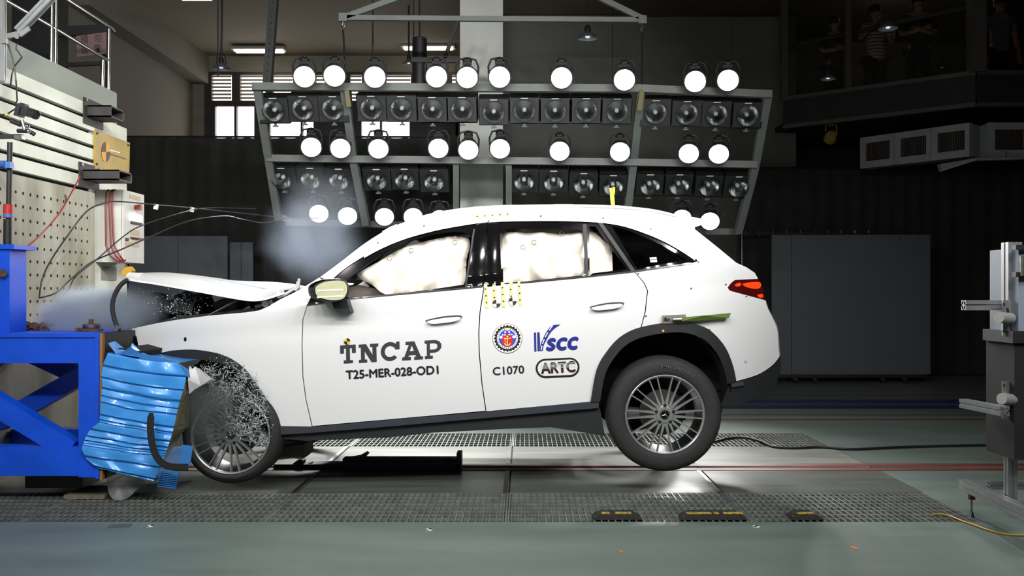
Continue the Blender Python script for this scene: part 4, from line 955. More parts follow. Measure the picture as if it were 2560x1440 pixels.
MB().cyl(P(55,300,6.1),P(62,326,6.1),.012).build('arm_link', STEEL, t); MB().lathe([(0,-.016),(.012,-.011),(.016,0),(.012,.011),(0,.016)],14,Matrix.Translation(P(68,316,6.08))).build('ball_joint', CHROME, t, 60); MB().lathe([(0,-.014),(.010,-.01),(.014,0),(.010,.01),(0,.014)],14,Matrix.Translation(P(72,328,6.07))).build('ball_joint', CHROME, t, 60)
MB().beam(P(-10,342,6.12),P(56,341,6.12),.03,.028).build('support_arm', BLACKM, t); MB().cbox(P(50,344,6.12),(.05,.05,.025)).build('arm_clamp', STEEL, t)
MB().tube([P(0,288,6.15),P(17,286,6.15),P(44,268,6.12)],.005,6).build('camera_cable', CABLEB, t); MB().cyl(P(14,287,6.15),P(22,285,6.15),.008,8).build('cable_tie', YEL, t)
# clamp pole with red and blue fittings
t = thing('clamp_pole','black pole with blue clamp and red collar rising from the blue column','pole',P(20,612,6.0))
MB().cyl(P(20,612,6.0),P(25,356,6.0),.0165,14).build('pole', BLACKM, t, 40); MB().cyl(P(20,545,6.0),P(20.5,511,6.0),.029,16).build('red_collar', mat('red_collar',(170,40,34),.4), t, 40); MB().cyl(P(20,543,6.0),P(20,535,6.0),.03,16).build('blue_ring', mat('light_blue_clamp',(60,110,180),.4), t, 40)
MB().cyl(P(19,612,6.0),P(19.5,548,6.0),.026,16).build('lower_pole', BLACKM, t, 40); MB().cbox(P(23,413,5.98),(.034,.045,.04)).build('blue_clamp', mat('light_blue_clamp',(60,110,180),.4), t); MB().cyl(P(-4,412,6.0),P(16,412,6.0),.028,16).build('clamp_screw', mat('mid_blue',(44,76,140),.4), t, 40)
t = thing('blue_column','blue steel column with a flanged top at the left edge','column',P(0,830,5.95))
MB().box((XY(-60,5.95),5.95,1.06),(XY(24,5.95),6.15,ZZ(622,5.95))).build('column_shaft', BLUEP, t); MB().box((XY(-70,5.93),5.93,ZZ(622,5.93)),(XY(35,5.93),6.2,ZZ(611,5.93))).build('top_flange', BLUEP, t)
MB().cyl(P(7,683,5.95),P(7,683,5.91),.024,14).build('column_bolt', RUST, t)
# blue support frame
FD, FB = 5.88, 6.75
fr = thing('blue_support_frame','heavy blue steel frame bolted in front of the barrier wall','frame',P(120,1195,FD))
def fbox(name, px0, py0, px1, py1, y0=FD, y1=FD+.11, m=BLUEP): return MB().box((XY(px0,FD),y0,ZZ(py1,FD)),(XY(px1,FD),y1,ZZ(py0,FD))).build(name,m,fr)
xe = -3.70
def fbar(name, py0, py1, y0, y1): return MB().box((xe,y0,ZZ(py1,FD)),(XY(248,FD),y1,ZZ(py0,FD))).build(name,BLUEP,fr)
fbar('top_beam',840,908,FD,FD+.12); fbar('bottom_beam',1117,1190,FD,FD+.12); fbar('rear_beam',840,908,FB-.12,FB); fbar('rear_beam',1117,1190,FB-.12,FB)
MB().box((xe,FD-.012,ZZ(843,FD)),(XY(250,FD),FB+.012,ZZ(833,FD))).build('top_plate', BLUEP, fr)
fbox('front_post',197,905,248,1193,FD-.004,FD+.124); fbox('rear_post',197,905,248,1193,FB-.12,FB); fbox('front_plate',240,833,249,1196,FD-.01,FB+.3)
def brace(name,a,b,yy,w_=.13): MB().beam(Vector((XY(a[0],FD),yy,ZZ(a[1],FD))),Vector((XY(b[0],FD),yy,ZZ(b[1],FD))),.10,w_).build(name,BLUEP,fr)
brace('diagonal_brace',(-140,940),(172,1128),FD+.06,.13); brace('diagonal_brace',(185,920),(-100,1080),FD+.45,.12); brace('rear_brace',(-60,900),(230,1035),FB-.2,.12)
fbox('wood_strip',250,833,257,1200,FD-.005,FD+.03,WOOD); fbox('face_plate',250,833,256,1200,FD+.03,FB+.3,BLACKM)
tag(MB().box((XY(140,FD),FD+.1,.0),(XY(243,FD),FD+.4,.025)).build('timber_pad', mat('grey_timber',(120,112,96),.8,var=.3,scale=20)), 'low timber pad on the grating under the blue frame', 'timber')
tag(MB().box((XY(20,FD),FD+.2,.05),(XY(170,FD),FB-.1,ZZ(1190,FD))).build('frame_footing', BLACKM), 'dark steel footing block under the blue frame', 'footing')
# bits on the frame's top plate
zt_ = ZZ(833,FD)
t = thing('clamp_nut','rusty clamp washer and steel nut on top of the blue frame','nut',(XY(228,6.2),6.2,zt_))
M0 = Matrix.Translation((XY(228,6.2),6.2,zt_)); MB().lathe([(0,0),(.075,0),(.075,.012),(.055,.018),(0,.018)],20,M0).build('washer', RUST, t, 40); MB().lathe([(.05,.018),(.055,.03),(.055,.045),(.045,.05),(0,.05)],20,M0).build('nut', STEEL, t, 40); MB().lathe([(.018,.05),(.018,.08),(0,.08)],6,M0).build('bolt_end', RUST, t)
MB().cbox((XY(205,6.2),6.2,zt_+.01),(.07,.06,.02),(0,.1,.2)).build('wedge', RUST, t)
t = thing('rusty_chain','heap of rusty chain lying on top of the blue frame','chain',(XY(60,6.3),6.3,zt_))
for k in range(22):
    c = Vector((XY(0+k*5.8,6.3),6.3+.05*math.sin(k*2.3),zt_+.016+.012*(k%3))); M = Matrix.Translation(c)@Euler((R(20+60*(k%2)),R(15*math.sin(k)),R(20*math.sin(k*1.7)))).to_matrix().to_4x4()
    L = [M@Vector((.028*math.cos(a_*.785),.016*math.sin(a_*.785),0)) for a_ in range(9)]; MB().tube(L,.007,6,False).build('chain_link', RUST, t)
tag(MB().lathe([(0,0),(.03,0),(.034,.01),(.034,.05),(0,.05)],16,Matrix.Translation((XY(45,6.35),6.35,zt_+.02))).build('steel_bush', RUST,None,40), 'short steel bush on the chain heap', 'bush')
# crushed honeycomb barrier, wrapped in blue foil
BLUEF = mat('blue_foil',(56,146,226),.3,.1,var=.12,scale=7,coat=.25); BLUEF2 = mat('blue_foil_dull',(58,120,190),.4,var=.1,scale=9)
bar = thing('deformable_barrier','crushed honeycomb barrier block wrapped in pleated light blue foil','crash barrier',P(330,1200,5.9))
HL = [(270,882),(257,912),(253,941),(256,960),(252,1000),(250,1030),(248,1056),(226,1072),(212,1097),(204,1123),(216,1148),(244,1170)]
HR = [(445,908),(466,940),(459,972),(452,993),(442,1033),(436,1062),(430,1086),(424,1104),(417,1126),(408,1150),(397,1176),(384,1204)]
HT = len(HL); NU, NV = 26, 150
rows = []
rr_ = random.Random(11); lines = [0]
while lines[-1] < 1: lines.append(lines[-1]+rr_.choice((.022,.04,.06,.1)))
lines[-1] = 1.001
def pleat(v,u):
    v2 = v+.010*noise.noise(Vector((u*2.5,v*9,2)))*min(1,v*6)*min(1,(1-v)*6)
    for a_,b_ in zip(lines,lines[1:]):
        if a_ <= v2 < b_:
            s_ = (v2-a_)/(b_-a_); return .018*min(1,(b_-a_)/.05)*(s_**.8 if s_ < .86 else (1-s_)/.14)
    return 0
for j in range(NV+1):
    v = j/NV; f_ = v*(HT-1); i_ = min(HT-2,int(f_)); s_ = f_-i_
    l = Vector(HL[i_]).lerp(Vector(HL[i_+1]),s_); r_ = Vector(HR[i_]).lerp(Vector(HR[i_+1]),s_); row = []
    for k in range(NU+1):
        u = k/NU; p = l.lerp(r_,u); sag = 10*math.sin(math.pi*u)*(1-v)*-1.0
        dpt = 5.86-pleat(v,u)-.012*noise.noise(Vector((u*4,v*7,5)))
        q = P(p.x+2.0*noise.noise(Vector((v*30,u*2,9)))*(1-abs(2*u-1)), p.y-sag*.5, dpt); row.append(q)
    rows.append(row)
m_ = MB().sheet(rows)
m_.sheet([[p,Vector((p.x,6.85,p.z))] for p in rows[0]]); m_.sheet([[p,Vector((p.x,6.85,p.z))] for p in rows[-1]])
m_.sheet([[r[0],Vector((r[0].x,6.85,r[0].z))] for r in rows])
m_.build('foil_wrap', BLUEF, bar, 28)
OL = [(440,912),(464,950),(473,980),(473,1020),(471,1067),(452,1086),(430,1125),(414,1150),(384,1206)]
def olp(v): f2 = v*(len(OL)-1); i2 = min(len(OL)-2,int(f2)); return Vector(OL[i2]).lerp(Vector(OL[i2+1]),f2-i2)
b = MB(); b.sheet([[r[-1],P(olp(j/NV).x,olp(j/NV).y,6.02),P(olp(j/NV).x,olp(j/NV).y,6.5)] for j,r in enumerate(rows)]); b.build('honeycomb_face', mat('honeycomb_aluminium',(150,146,116),.45,.4,var=.4,scale=16), bar, 40)
def flap(name, pts, d, m=BLUEF2, th=.012, rib=0, parent=bar):
    o = MB().prism([P(x,y,d+.02*math.sin(i)) for i,(x,y) in enumerate(pts)],(0,th,0)).build(name,m,parent); return o
flap('torn_foil',[(270,858),(287,853),(310,872),(330,880),(350,893),(290,885)],5.9); flap('torn_foil',[(325,868),(350,884),(400,893),(440,905),(470,925),(474,945),(440,925),(390,905),(340,892),(300,884)],5.87)
flap('torn_foil',[(330,858),(352,880),(372,889),(392,903),(350,895),(325,875)],5.95,BLUEF)
fo = flap('loose_flap',[(404,1178),(448,1181),(438,1224),(394,1216)],5.9); fo2 = flap('loose_flap',[(455,1112),(482,1116),(474,1166),(447,1162)],5.92)
for k in range(9): MB().beam(P(402-k*1.0,1181+k*4.3,5.898),P(447-k*1.0,1184+k*4.5,5.898),.004,.004).build('flap_rib', BLUEF, fo)
flap('torn_bumper_piece',[(473,916),(480,924),(486,917),(500,926),(515,937),(527,948),(537,951),(520,958),(503,964),(485,975),(473,986),(470,950)],5.98,PAINT,.02)
MB().prism([P(256,905,5.9),P(262,880,5.9),P(300,870,5.9),P(345,880,5.9),P(345,905,5.95)],(0,.8,0)).build('barrier_core', DARK, bar)
bag = [(268,1172),(271,1228),(281,1246),(294,1251),(318,1246),(340,1226),(363,1203),(320,1185)]
pts,tris = fill2d(catmull(bag,3,True),(),8)
PLB = bpy.data.materials.new('translucent_plastic'); PLB.use_nodes = True; nt = PLB.node_tree; bs = nt.nodes['Principled BSDF']; bs.inputs['Base Color'].default_value = rgb(120,124,124); bs.inputs['Roughness'].default_value = .4; bs.inputs['Alpha'].default_value = .62
MB().add([P(x,y,5.95+.05*noise.noise(Vector((x*.03,y*.03,0)))) for x,y in pts],tris).build('plastic_sheet', PLB, bar, 60)
# arch trim torn off the car
TR = catmull([(378,1032),(376,1073),(382,1117),(396,1148),(422,1166),(471,1168)],6)
prof = []
b = MB(); rows = []
for i,(x,y) in enumerate(TR):
    x2,y2 = TR[min(i+1,len(TR)-1)]; x1_,y1_ = TR[max(i-1,0)]; L = math.hypot(x2-x1_,y2-y1_); nx,ny = -(y2-y1_)/L,(x2-x1_)/L; hw = 9 if i > 1 else 6
    rows.append([P(x-nx*hw,y-ny*hw,5.76),P(x-nx*hw*.8,y-ny*hw*.8,5.745),P(x+nx*hw*.8,y+ny*hw*.8,5.745),P(x+nx*hw,y+ny*hw,5.76),P(x+nx*hw,y+ny*hw,5.78),P(x-nx*hw,y-ny*hw,5.78),P(x-nx*hw,y-ny*hw,5.76)])
b.sheet(rows); b.add(rows[0][:6],[tuple(range(6))]); b.add(rows[-1][:6],[tuple(range(6))])
tag(b.build('torn_arch_trim', mat('arch_trim_black',(22,23,24),.6),None,40), 'curved black wheel-arch strip torn off and hanging before the blue barrier', 'trim strip')
# black rubber strip whipping above the frame
SB = catmull([(322,698),(303,711),(288,735),(281,762),(284,790),(292,815)],6)
b = MB(); b.tube([P(x,y,6.2) for x,y in SB],.016,8); tag(b.build('rubber_seal', RUBBER,None,60), 'loose black rubber seal curving up from the frame to the hood', 'seal')
MB().cbox(P(294,822,6.2),(.03,.04,.05),(0,.3,0)).build('seal_clip', STEEL, bpy.data.objects['rubber_seal'])
# cables strung between wall, box and car
def cable(label, pts, r=.006, m=CABLEB, d=None, name='hanging_wire'):
    L = catmull([(x,y,dd) for x,y,dd in pts],6); return tag(MB().tube([P(*p) for p in L],r,6).build(name,m,None,60), label, 'cable')
c1 = cable('grey wire from the wall over the control box to the car roof', [(98,745,6.95),(105,700,6.97),(125,655,7.08),(165,595,7.3),(215,530,7.4),(260,508,7.5),(300,504,7.6),(390,512,8.0),(480,520,8.6),(640,537,9.4),(720,545,9.6),(800,545,9.6)])
for px,py,dd in ((390,517,8.0),(480,524,8.6)): MB().cbox(P(px,py,dd),(.035,.02,.045),(0,.2,0)).build('wire_tag', WHITEPL, c1)
cable('grey wire rising from the chain across the control box', [(110,810,7.0),(130,775,7.0),(170,725,7.1),(190,690,7.2),(240,650,7.3),(310,590,7.5),(357,563,7.7),(460,530,8.2),(520,520,9.0),(640,522,9.4)], .005)
cable('looping grey wire below the control box to the smoke', [(98,745,6.95),(140,732,7.1),(180,695,7.2),(230,655,7.3),(300,625,7.5),(380,590,7.7),(470,553,8.0),(560,540,8.5),(605,548,9.2),(660,557,9.5),(720,545,9.6)], .006)
rw = cable('red wire sagging across the drilled wall plate', [(200,440,7.3),(185,470,7.2),(150,530,7.0),(100,588,6.9),(60,622,6.8),(25,645,6.7)], .006, REDW)
for px,py in ((163,495),(68,622)): MB().cyl(P(px,py-8,7.0),P(px+3,py+8,7.0),.008,8).build('wire_clip', BLK, rw)
# ================================================================== RIGHT SIDE AND FLOOR THINGS
st = thing('aluminium_stand','aluminium profile stand with two side arms at the right edge','camera stand',P(2490,1290,5.4))
D0 = 5.0
profile(MB(),P(2529,606,D0),P(2529,765,D0),.075).build('upper_upright', ALU, st); profile(MB(),P(2520,775,D0+.02),P(2520,955,D0+.02),.05).build('upper_upright', ALU, st); profile(MB(),P(2526,955,D0+.02),P(2526,1250,D0+.02),.05).build('lower_upright', ALU, st)
profile(MB(),P(2409,763,D0+.06),P(2510,763,D0+.06),.055,(0,0,1)).build('upper_arm', ALU, st); profile(MB(),P(2409,1008,5.25),P(2512,1028,4.75),.05,(0,0,1)).build('lower_arm', ALU, st)
for y0,y1 in ((750,838),(953,1045)):
    pl = MB().box((XY(2503,D0-.03),D0-.05,ZZ(y1,D0-.03)),(XY(2531,D0-.03),D0-.035,ZZ(y0,D0-.03))).build('corner_plate', ALU, st)
    for yy in (y0+10,y1-10): MB().cyl(P(2510,yy,D0-.05),P(2510,yy,D0-.055),.007,10).build('plate_bolt', BLK, pl)
for x,y in ((2497,794),(2504,997)): MB().cyl(P(x,y,D0-.12),P(x+30,y+2,D0-.07),.030,18).build('clamp_knob', mat('knob_alu',(196,196,190),.35,.6), st, 40)
MB().tube([P(2518,770,D0-.08),P(2534,855,D0-.08)],.006,6).build('lever', BLK, st)
profile(MB(),P(2409,1210,5.5),P(2600,1300,4.55),.06).build('base_beam', ALU, st); profile(MB(),P(2470,1212,5.7),P(2600,1212,5.7),.05).build('base_beam', ALU, st)
f_ = P(2429,1290,5.5); f_.z = 0
MB().cyl((f_.x,f_.y,.0),(f_.x,f_.y,.03),.016,14,.009).build('levelling_foot', CHROME, st, 40); MB().cyl((f_.x,f_.y,.03),(f_.x,f_.y,.125),.006,10).build('foot_stem', STEEL, st); MB().cbox((f_.x,f_.y,.125),(.03,.03,.04)).build('foot_socket', mat('red_brown',(90,46,40),.5), st)
eq = thing('test_equipment','grey equipment case with black brackets strapped to the aluminium stand','equipment',P(2550,1140,5.0))
MB().box((XY(2546,4.9),4.9,ZZ(838,4.9)),(XY(2640,4.9),5.2,ZZ(620,4.9))).build('upper_case', mat('case_bluegrey',(120,132,146),.5), eq); MB().box((XY(2532,4.88),4.88,ZZ(858,4.88)),(XY(2640,4.88),5.2,ZZ(828,4.88))).build('shelf', BLACKM, eq); MB().box((XY(2536,4.9),4.9,ZZ(1150,4.9)),(XY(2640,4.9),5.2,ZZ(858,4.9))).build('lower_case', DARK, eq)
for y in (612,680): MB().box((XY(2540,4.86),4.86,ZZ(y+12,4.86)),(XY(2600,4.86),4.9,ZZ(y,4.86))).build('strap', BLK, eq)
MB().cyl(P(2556,640,4.85),P(2556,690,4.85),.012).build('rod', STEEL, eq)
# tow trolley in the groove
tw = thing('tow_trolley','low dark tow trolley with blue bar running in the floor groove','trolley',P(920,1168,YC))
MB().box((XY(690,YC),YC-.07,.0),(XY(1150,YC),YC+.07,.035)).build('trolley_rail', BLACKM, tw); MB().box((XY(870,YC),YC-.085,.012),(XY(1120,YC),YC-.06,.055)).build('blue_bar', mat('deep_blue',(20,40,110),.5), tw)
MB().box((XY(860,YC),YC-.06,.03),(XY(1150,YC),YC+.06,.075)).build('trolley_deck', BLACKM, tw)
for px in (1011,1122): MB().cyl((XY(px,YC),YC-.09,.055),(XY(px,YC),YC-.06,.055),.032,18).build('trolley_wheel', RUBBER, tw, 40)
MB().box((XY(1143,YC),YC-.07,.0),(XY(1155,YC),YC+.07,.12)).build('end_stop', BLACKM, tw); MB().prism([Vector((XY(px,YC),YC-.05,ZZ(py,YC))) for px,py in ((860,1145),(900,1139),(917,1129),(923,1133),(912,1145),(905,1150),(860,1160))],(0,.08,0)).build('tow_hook', BLACKM, tw)
MB().prism([Vector((XY(px,YC),YC-.05,ZZ(py,YC))) for px,py in ((730,1160),(752,1145),(762,1148),(762,1158),(780,1155),(800,1168),(730,1168))],(0,.08,0)).build('latch', BLACKM, tw)
# crushed sump piece under the front sill
tag(MB().prism([Vector((XY(px,6.4),6.4,ZZ(py,6.4))) for px,py in ((692,1118),(760,1112),(764,1142),(755,1150),(735,1146),(692,1150))],(0,.25,0)).build('skid_block', mat('concrete_block',(120,122,116),.8,var=.2,scale=10)), 'grey block under the car behind the front wheel', 'block')
# battered marker blocks on the grating
MK = mat('marker_black',(44,44,42),.6,var=.3,scale=30); MKY = mat('worn_yellow',(190,160,40),.6,col2=(90,84,60),scale=40)
def marker(label, px0, px1, py0, py1, yel):
    d = 5.43; x0,x1 = XY(px0,d),XY(px1,d); t = thing('floor_marker', label, 'marker', ((x0+x1)/2,d,0), 'worn marker blocks on the grating')
    MB().prism([(x0,d,0),(x0+.03,d,.022),(x0+.06,d,.03),(x1-.05,d,.03),(x1,d,.0)],(0,.12,0)).build('marker_body', MK, t)
    for a,b_ in yel: MB().box((XY(a,d),d+.02,.0295),(XY(b_,d),d+.07,.0312)).build('yellow_patch', MKY, t)
    MB().cyl((x0+.02,d+.02,.015),(x0+.02,d+.02,.028),.012,8).build('marker_bolt', STEEL, t)
marker('black floor marker with one worn yellow stripe, under the rear door', 1481,1606,1283,1306,[(1506,1526),(1540,1580)])
marker('long black floor marker with broken yellow stripes, below the rear wheel', 1702,1868,1281,1304,[(1718,1782),(1788,1800),(1812,1862)])
marker('short black floor marker with a yellow square, right of the rear wheel', 1976,2062,1281,1301,[(1998,2040)])
# target stickers and scraps on the floor
def floor_disc(label, px, py, r):
    d = F*CZ/(py-VY); c = Vector((XY(px,d),d,.001)); t = thing('floor_target', label, 'target sticker', c, 'floor target stickers')
    MB().lathe([(0,.002),(r,.002),(r,0)],20,Matrix.Translation(c)).build('sticker', EWH, t)
    for a in (0,180): b = MB(); b.add([c+Vector((0,0,.0032))]+[c+Vector((r*math.cos(R(a+k*15)),r*math.sin(R(a+k*15)),.0032)) for k in range(7)],[(0,k+1,k+2) for k in range(6)]); b.build('black_quadrant', BLK, t)
floor_disc('round black and white floor target below the front door', 1072,1325,.022); floor_disc('round black and white floor target near the marker blocks', 1890,1317,.022); floor_disc('round black and white floor target in front of the barrier', 375,1316,.022)
for px,py,sx,sy,lab in ((1553,1380,.022,.03,'small orange tape scrap on the floor below the rear door'),(2135,1370,.03,.03,'small orange tape scrap on the floor toward the aluminium stand')):
    d = F*CZ/(py-VY); tag(MB().cbox((XY(px,d),d,.0015),(sx,sy*1.8,.002),(0,0,.3)).build('tape_scrap', mat('orange_tape',(170,110,40),.6)), lab, 'tape')
d = F*CZ/(1315-VY); tag(MB().cbox((XY(300,d),d,.0015),(.12,.07,.002),(0,0,.1)).build('tape_scrap', mat('dark_tape',(74,80,80),.6)), 'grey tape rectangle on the floor in front of the barrier', 'tape')
# floor cables
def fcable(label, pts, r, m):
    L = catmull([(XY(x,F*CZ/(y-VY)),F*CZ/(y-VY),r) for x,y in pts],8); return tag(MB().tube(L,r,7).build('floor_cable',m,None,60), label, 'cable')
fcable('black cable looping over the far grating to the aluminium stand', [(1700,1113),(1780,1108),(1820,1099),(1862,1097),(1900,1106),(1935,1120),(1990,1123),(2050,1121),(2130,1126),(2250,1121),(2400,1117),(2545,1115),(2640,1113)], .011, CABLEB)
fcable('yellow cable from the grating toward the lower right corner', [(2330,1290),(2350,1288),(2375,1293),(2400,1303),(2440,1317),(2480,1331),(2520,1339),(2580,1341)], .006, mat('yellow_cable',(170,140,50),.5))
# ------------------------------------------------------------------ observation gallery
GD = 13.0; zs, zb_, zt2 = ZZ(182,GD), ZZ(262,GD), ZC
A_g, C_g, E_g = Vector((XY(1960,14.75),14.75,0)), Vector((XY(2440,GD),GD,0)), Vector((XR,GD,0))
GALM = mat('gallery_dark_panel',(22,23,23),.7); MULL = mat('gallery_mullion',(72,68,62),.6)
gal = struct(MB().prism([A_g+Vector((0,0,zb_)),C_g+Vector((0,0,zb_)),E_g+Vector((0,0,zb_)),Vector((XR,17,zb_)),Vector((A_g.x,17,zb_))],(0,0,.08)).build('floor_gallery', GALM))
def gseg(name,a,b,z0,z1,th,m): return MB().beam(a+Vector((0,0,(z0+z1)/2)),b+Vector((0,0,(z0+z1)/2)),th,z1-z0).build(name,m,gal)
gseg('parapet',A_g,C_g,zb_+.02,zs,.06,GALM); gseg('parapet',C_g,E_g,zb_+.02,zs,.06,GALM)
gseg('sill_strip',A_g,C_g,zs-.03,zs+.03,.08,MULL); gseg('sill_strip',C_g,E_g,zs-.03,zs+.03,.08,MULL); gseg('edge_strip',A_g,C_g,zb_-.03,zb_+.03,.10,MULL); gseg('edge_strip',C_g,E_g,zb_-.03,zb_+.03,.10,MULL)
for p,w_ in ((A_g,.10),(A_g.lerp(C_g,.36),.08),(C_g,.2)): MB().box((p.x-w_/2,p.y-w_/2,zs),(p.x+w_/2,p.y+w_/2,ZC)).build('mullion', MULL, gal)
GG = glassy('gallery_glass',(205,208,205),.03)
def pane(a,b): MB().add([a+Vector((0,0,zs)),b+Vector((0,0,zs)),b+Vector((0,0,ZC)),a+Vector((0,0,ZC))],[(0,1,2,3)]).build('pane', GG, gal)
pane(A_g,A_g.lerp(C_g,.36)); pane(A_g.lerp(C_g,.36),C_g); pane(C_g,E_g)
hr = lambda u,d: A_g.lerp(C_g,u)+Vector((0,d,0))
MB().tube([hr(.0,.25)+Vector((0,0,ZZ(110,14.75))),hr(1,.25)+Vector((0,0,ZZ(15,13.2)))],.035,8).build('hand_rail', MULL, gal)
struct(MB().box((A_g.x-.2,17,2.5),(XR,17.1,ZZ(44,15.5))).build('wall_gallery_back', DRAPEM)); 
gl_ = thing('gallery_fill_light','unseen fill light added inside the observation gallery','ceiling light',(6.4,15.6,ZC-.1))  # added out of view to brighten the onlookers behind the glass
MB().box((5.8,15.5,ZC-.09),(7.0,15.7,ZC-.03)).build('light_tray', WHITEPL, gl_); MB().cyl((5.85,15.6,ZC-.11),(6.95,15.6,ZC-.11),.015,8).build('light_tube', mat('gallery_fill_tube',(255,246,230),.5,emit=(255,240,220),es=22), gl_)
# louvred duct units under the gallery
LOUV = mat('louvre_frame',(150,156,158),.5,var=.15,scale=8)
def duct(label, p0, p1, z0, z1, n):
    t = thing('louvred_duct', label, 'air duct', (p0+p1)/2+Vector((0,0,z0)), 'louvred ducts under the gallery')
    dv = (p1-p0); L = dv.length; ux = dv.normalized(); uy = Vector((0,0,1)); nz_ = ux.cross(uy)
    if nz_.y > 0: nz_ = -nz_
    def q(a,z,o=0): return p0+ux*a+Vector((0,0,z))+nz_*o
    def bar_(name,a0,a1,z0_,z1_,o0,o1,m): MB().add([q(a0,z0_,o0),q(a1,z0_,o0),q(a1,z1_,o0),q(a0,z1_,o0),q(a0,z0_,o1),q(a1,z0_,o1),q(a1,z1_,o1),q(a0,z1_,o1)],[(0,1,2,3),(4,5,6,7),(0,1,5,4),(1,2,6,5),(2,3,7,6),(3,0,4,7)]).build(name,m,t)
    bar_('duct_body',0,L,z0+.01,z1-.01,-.3,-.06,LOUV)
    w_ = L/n
    for i in range(n):
        a0,a1 = i*w_,(i+1)*w_; f0,f1 = a0+w_*.17,a1-w_*.13; zz0,zz1 = z0+(z1-z0)*.22,z1-(z1-z0)*.2
        bar_('louvre_frame',a0,f0,z0,z1,-.06,.0,LOUV); bar_('louvre_frame',f1,a1-.006,z0,z1,-.06,.0,LOUV); bar_('louvre_frame',f0,f1,z0,zz0,-.06,0,LOUV); bar_('louvre_frame',f0,f1,zz1,z1,-.06,0,LOUV)
        bar_('louvre_back',f0,f1,zz0,zz1,-.059,-.05,DARK)
        ns_ = 16
        for k in range(ns_): c = f0+(f1-f0)*(k+.5)/ns_; bar_('louvre_slat',c-.006,c+.006,zz0,zz1,-.045,-.02,mat('louvre_slat',(70,64,58),.6))
duct('long louvred duct with three vents, under the gallery', Vector((XY(2150,14.3),14.3,0)), Vector((XY(2425,13.0),13.0,0)), ZZ(391,13.0), ZZ(306,13.0), 3)
duct('louvred duct with one vent at the right edge, under the gallery', Vector((XY(2470,12.95),12.95,0)), Vector((XY(2575,12.95),12.95,0)), ZZ(394,12.95), ZZ(306,12.95), 1)
tag(MB().prism([Vector((XY(px,dd),dd,ZZ(py,dd))) for px,py,dd in ((2350,410,13.3),(2440,395,12.8),(2560,393,12.8),(2560,398,12.8),(2440,401,12.8),(2356,428,13.3))],(0,.1,0)).build('drip_tray', LOUV), 'pale drip tray below the louvred ducts', 'tray')
MB().box((XY(2500,12.95),12.86,ZZ(397,12.8)),(XY(2504,12.95),12.98,ZZ(380,12.9))).build('tray_hanger', LOUV, bpy.data.objects['drip_tray'])
fl_ = thing('yellow_floodlight','small yellow floodlight on a bracket under the gallery edge','lamp',P(2076,340,14.45))
MB().lathe([(0,.09),(.07,.08),(.09,.03),(.1,-.03),(.1,-.06),(0,-.06)],20,Matrix.Translation(P(2077,343,14.45))@Matrix.Rotation(R(60),4,'X')).build('lamp_head', mat('dull_yellow',(150,128,60),.5), fl_, 40); MB().tube([P(2064,328,14.45),P(2064,312,14.45),P(2091,312,14.45),P(2092,335,14.45)],.012,6).build('yoke', mat('dull_yellow',(150,128,60),.5), fl_); MB().box(tuple(P(2077,310,14.45)-Vector((.02,.02,0))),tuple(P(2077,310,14.45)+Vector((.02,.02,.14)))).build('bracket_post', BLACKM, fl_); MB().cbox(P(2077,310,14.45),(.1,.08,.06)).build('bracket', mat('dull_yellow',(150,128,60),.5), fl_)
# onlookers behind the gallery glass
SKIN = mat('skin',(170,128,104),.6); HAIR = mat('dark_hair',(18,16,15),.6)
def stripes(name,c1,c2,n):
    if name in MATS: return MATS[name]
    m = mat(name,c1,.8); nt = m.node_tree; tc = nt.nodes.new('ShaderNodeTexCoord'); sx = nt.nodes.new('ShaderNodeSeparateXYZ'); mu = nt.nodes.new('ShaderNodeMath'); mu.operation = 'MULTIPLY'; mu.inputs[1].default_value = n
    fr_ = nt.nodes.new('ShaderNodeMath'); fr_.operation = 'FRACT'; gt = nt.nodes.new('ShaderNodeMath'); gt.operation = 'GREATER_THAN'; gt.inputs[1].default_value = .72; mx = nt.nodes.new('ShaderNodeMixRGB'); mx.inputs[1].default_value = rgb(c1); mx.inputs[2].default_value = rgb(c2)
    nt.links.new(tc.outputs['Object'],sx.inputs[0]); nt.links.new(sx.outputs[2],mu.inputs[0]); nt.links.new(mu.outputs[0],fr_.inputs[0]); nt.links.new(fr_.outputs[0],gt.inputs[0]); nt.links.new(gt.outputs[0],mx.inputs[0]); nt.links.new(mx.outputs[0],nt.nodes['Principled BSDF'].inputs['Base Color']); return m
def skin_mesh(name, nodes, edges, m, parent, root=0, sub=2):
    me = bpy.data.meshes.new(name); me.from_pydata([n[0] for n in nodes],edges,[]); bm = bmesh.new(); bm.from_mesh(me); L = bm.verts.layers.skin.verify(); bm.verts.ensure_lookup_table()
    for i,n in enumerate(nodes): r_ = n[1]; bm.verts[i][L].radius = (r_,r_) if not isinstance(r_,tuple) else r_; bm.verts[i][L].use_root = (i == root)
    bm.to_mesh(me); bm.free(); me.materials.append(m); o = bpy.data.objects.new(name,me); COL.objects.link(o); o.parent = parent
    s_ = o.modifiers.new('skin','SKIN'); s_.use_smooth_shade = True; u_ = o.modifiers.new('sub','SUBSURF'); u_.levels = sub; u_.render_levels = sub; return o
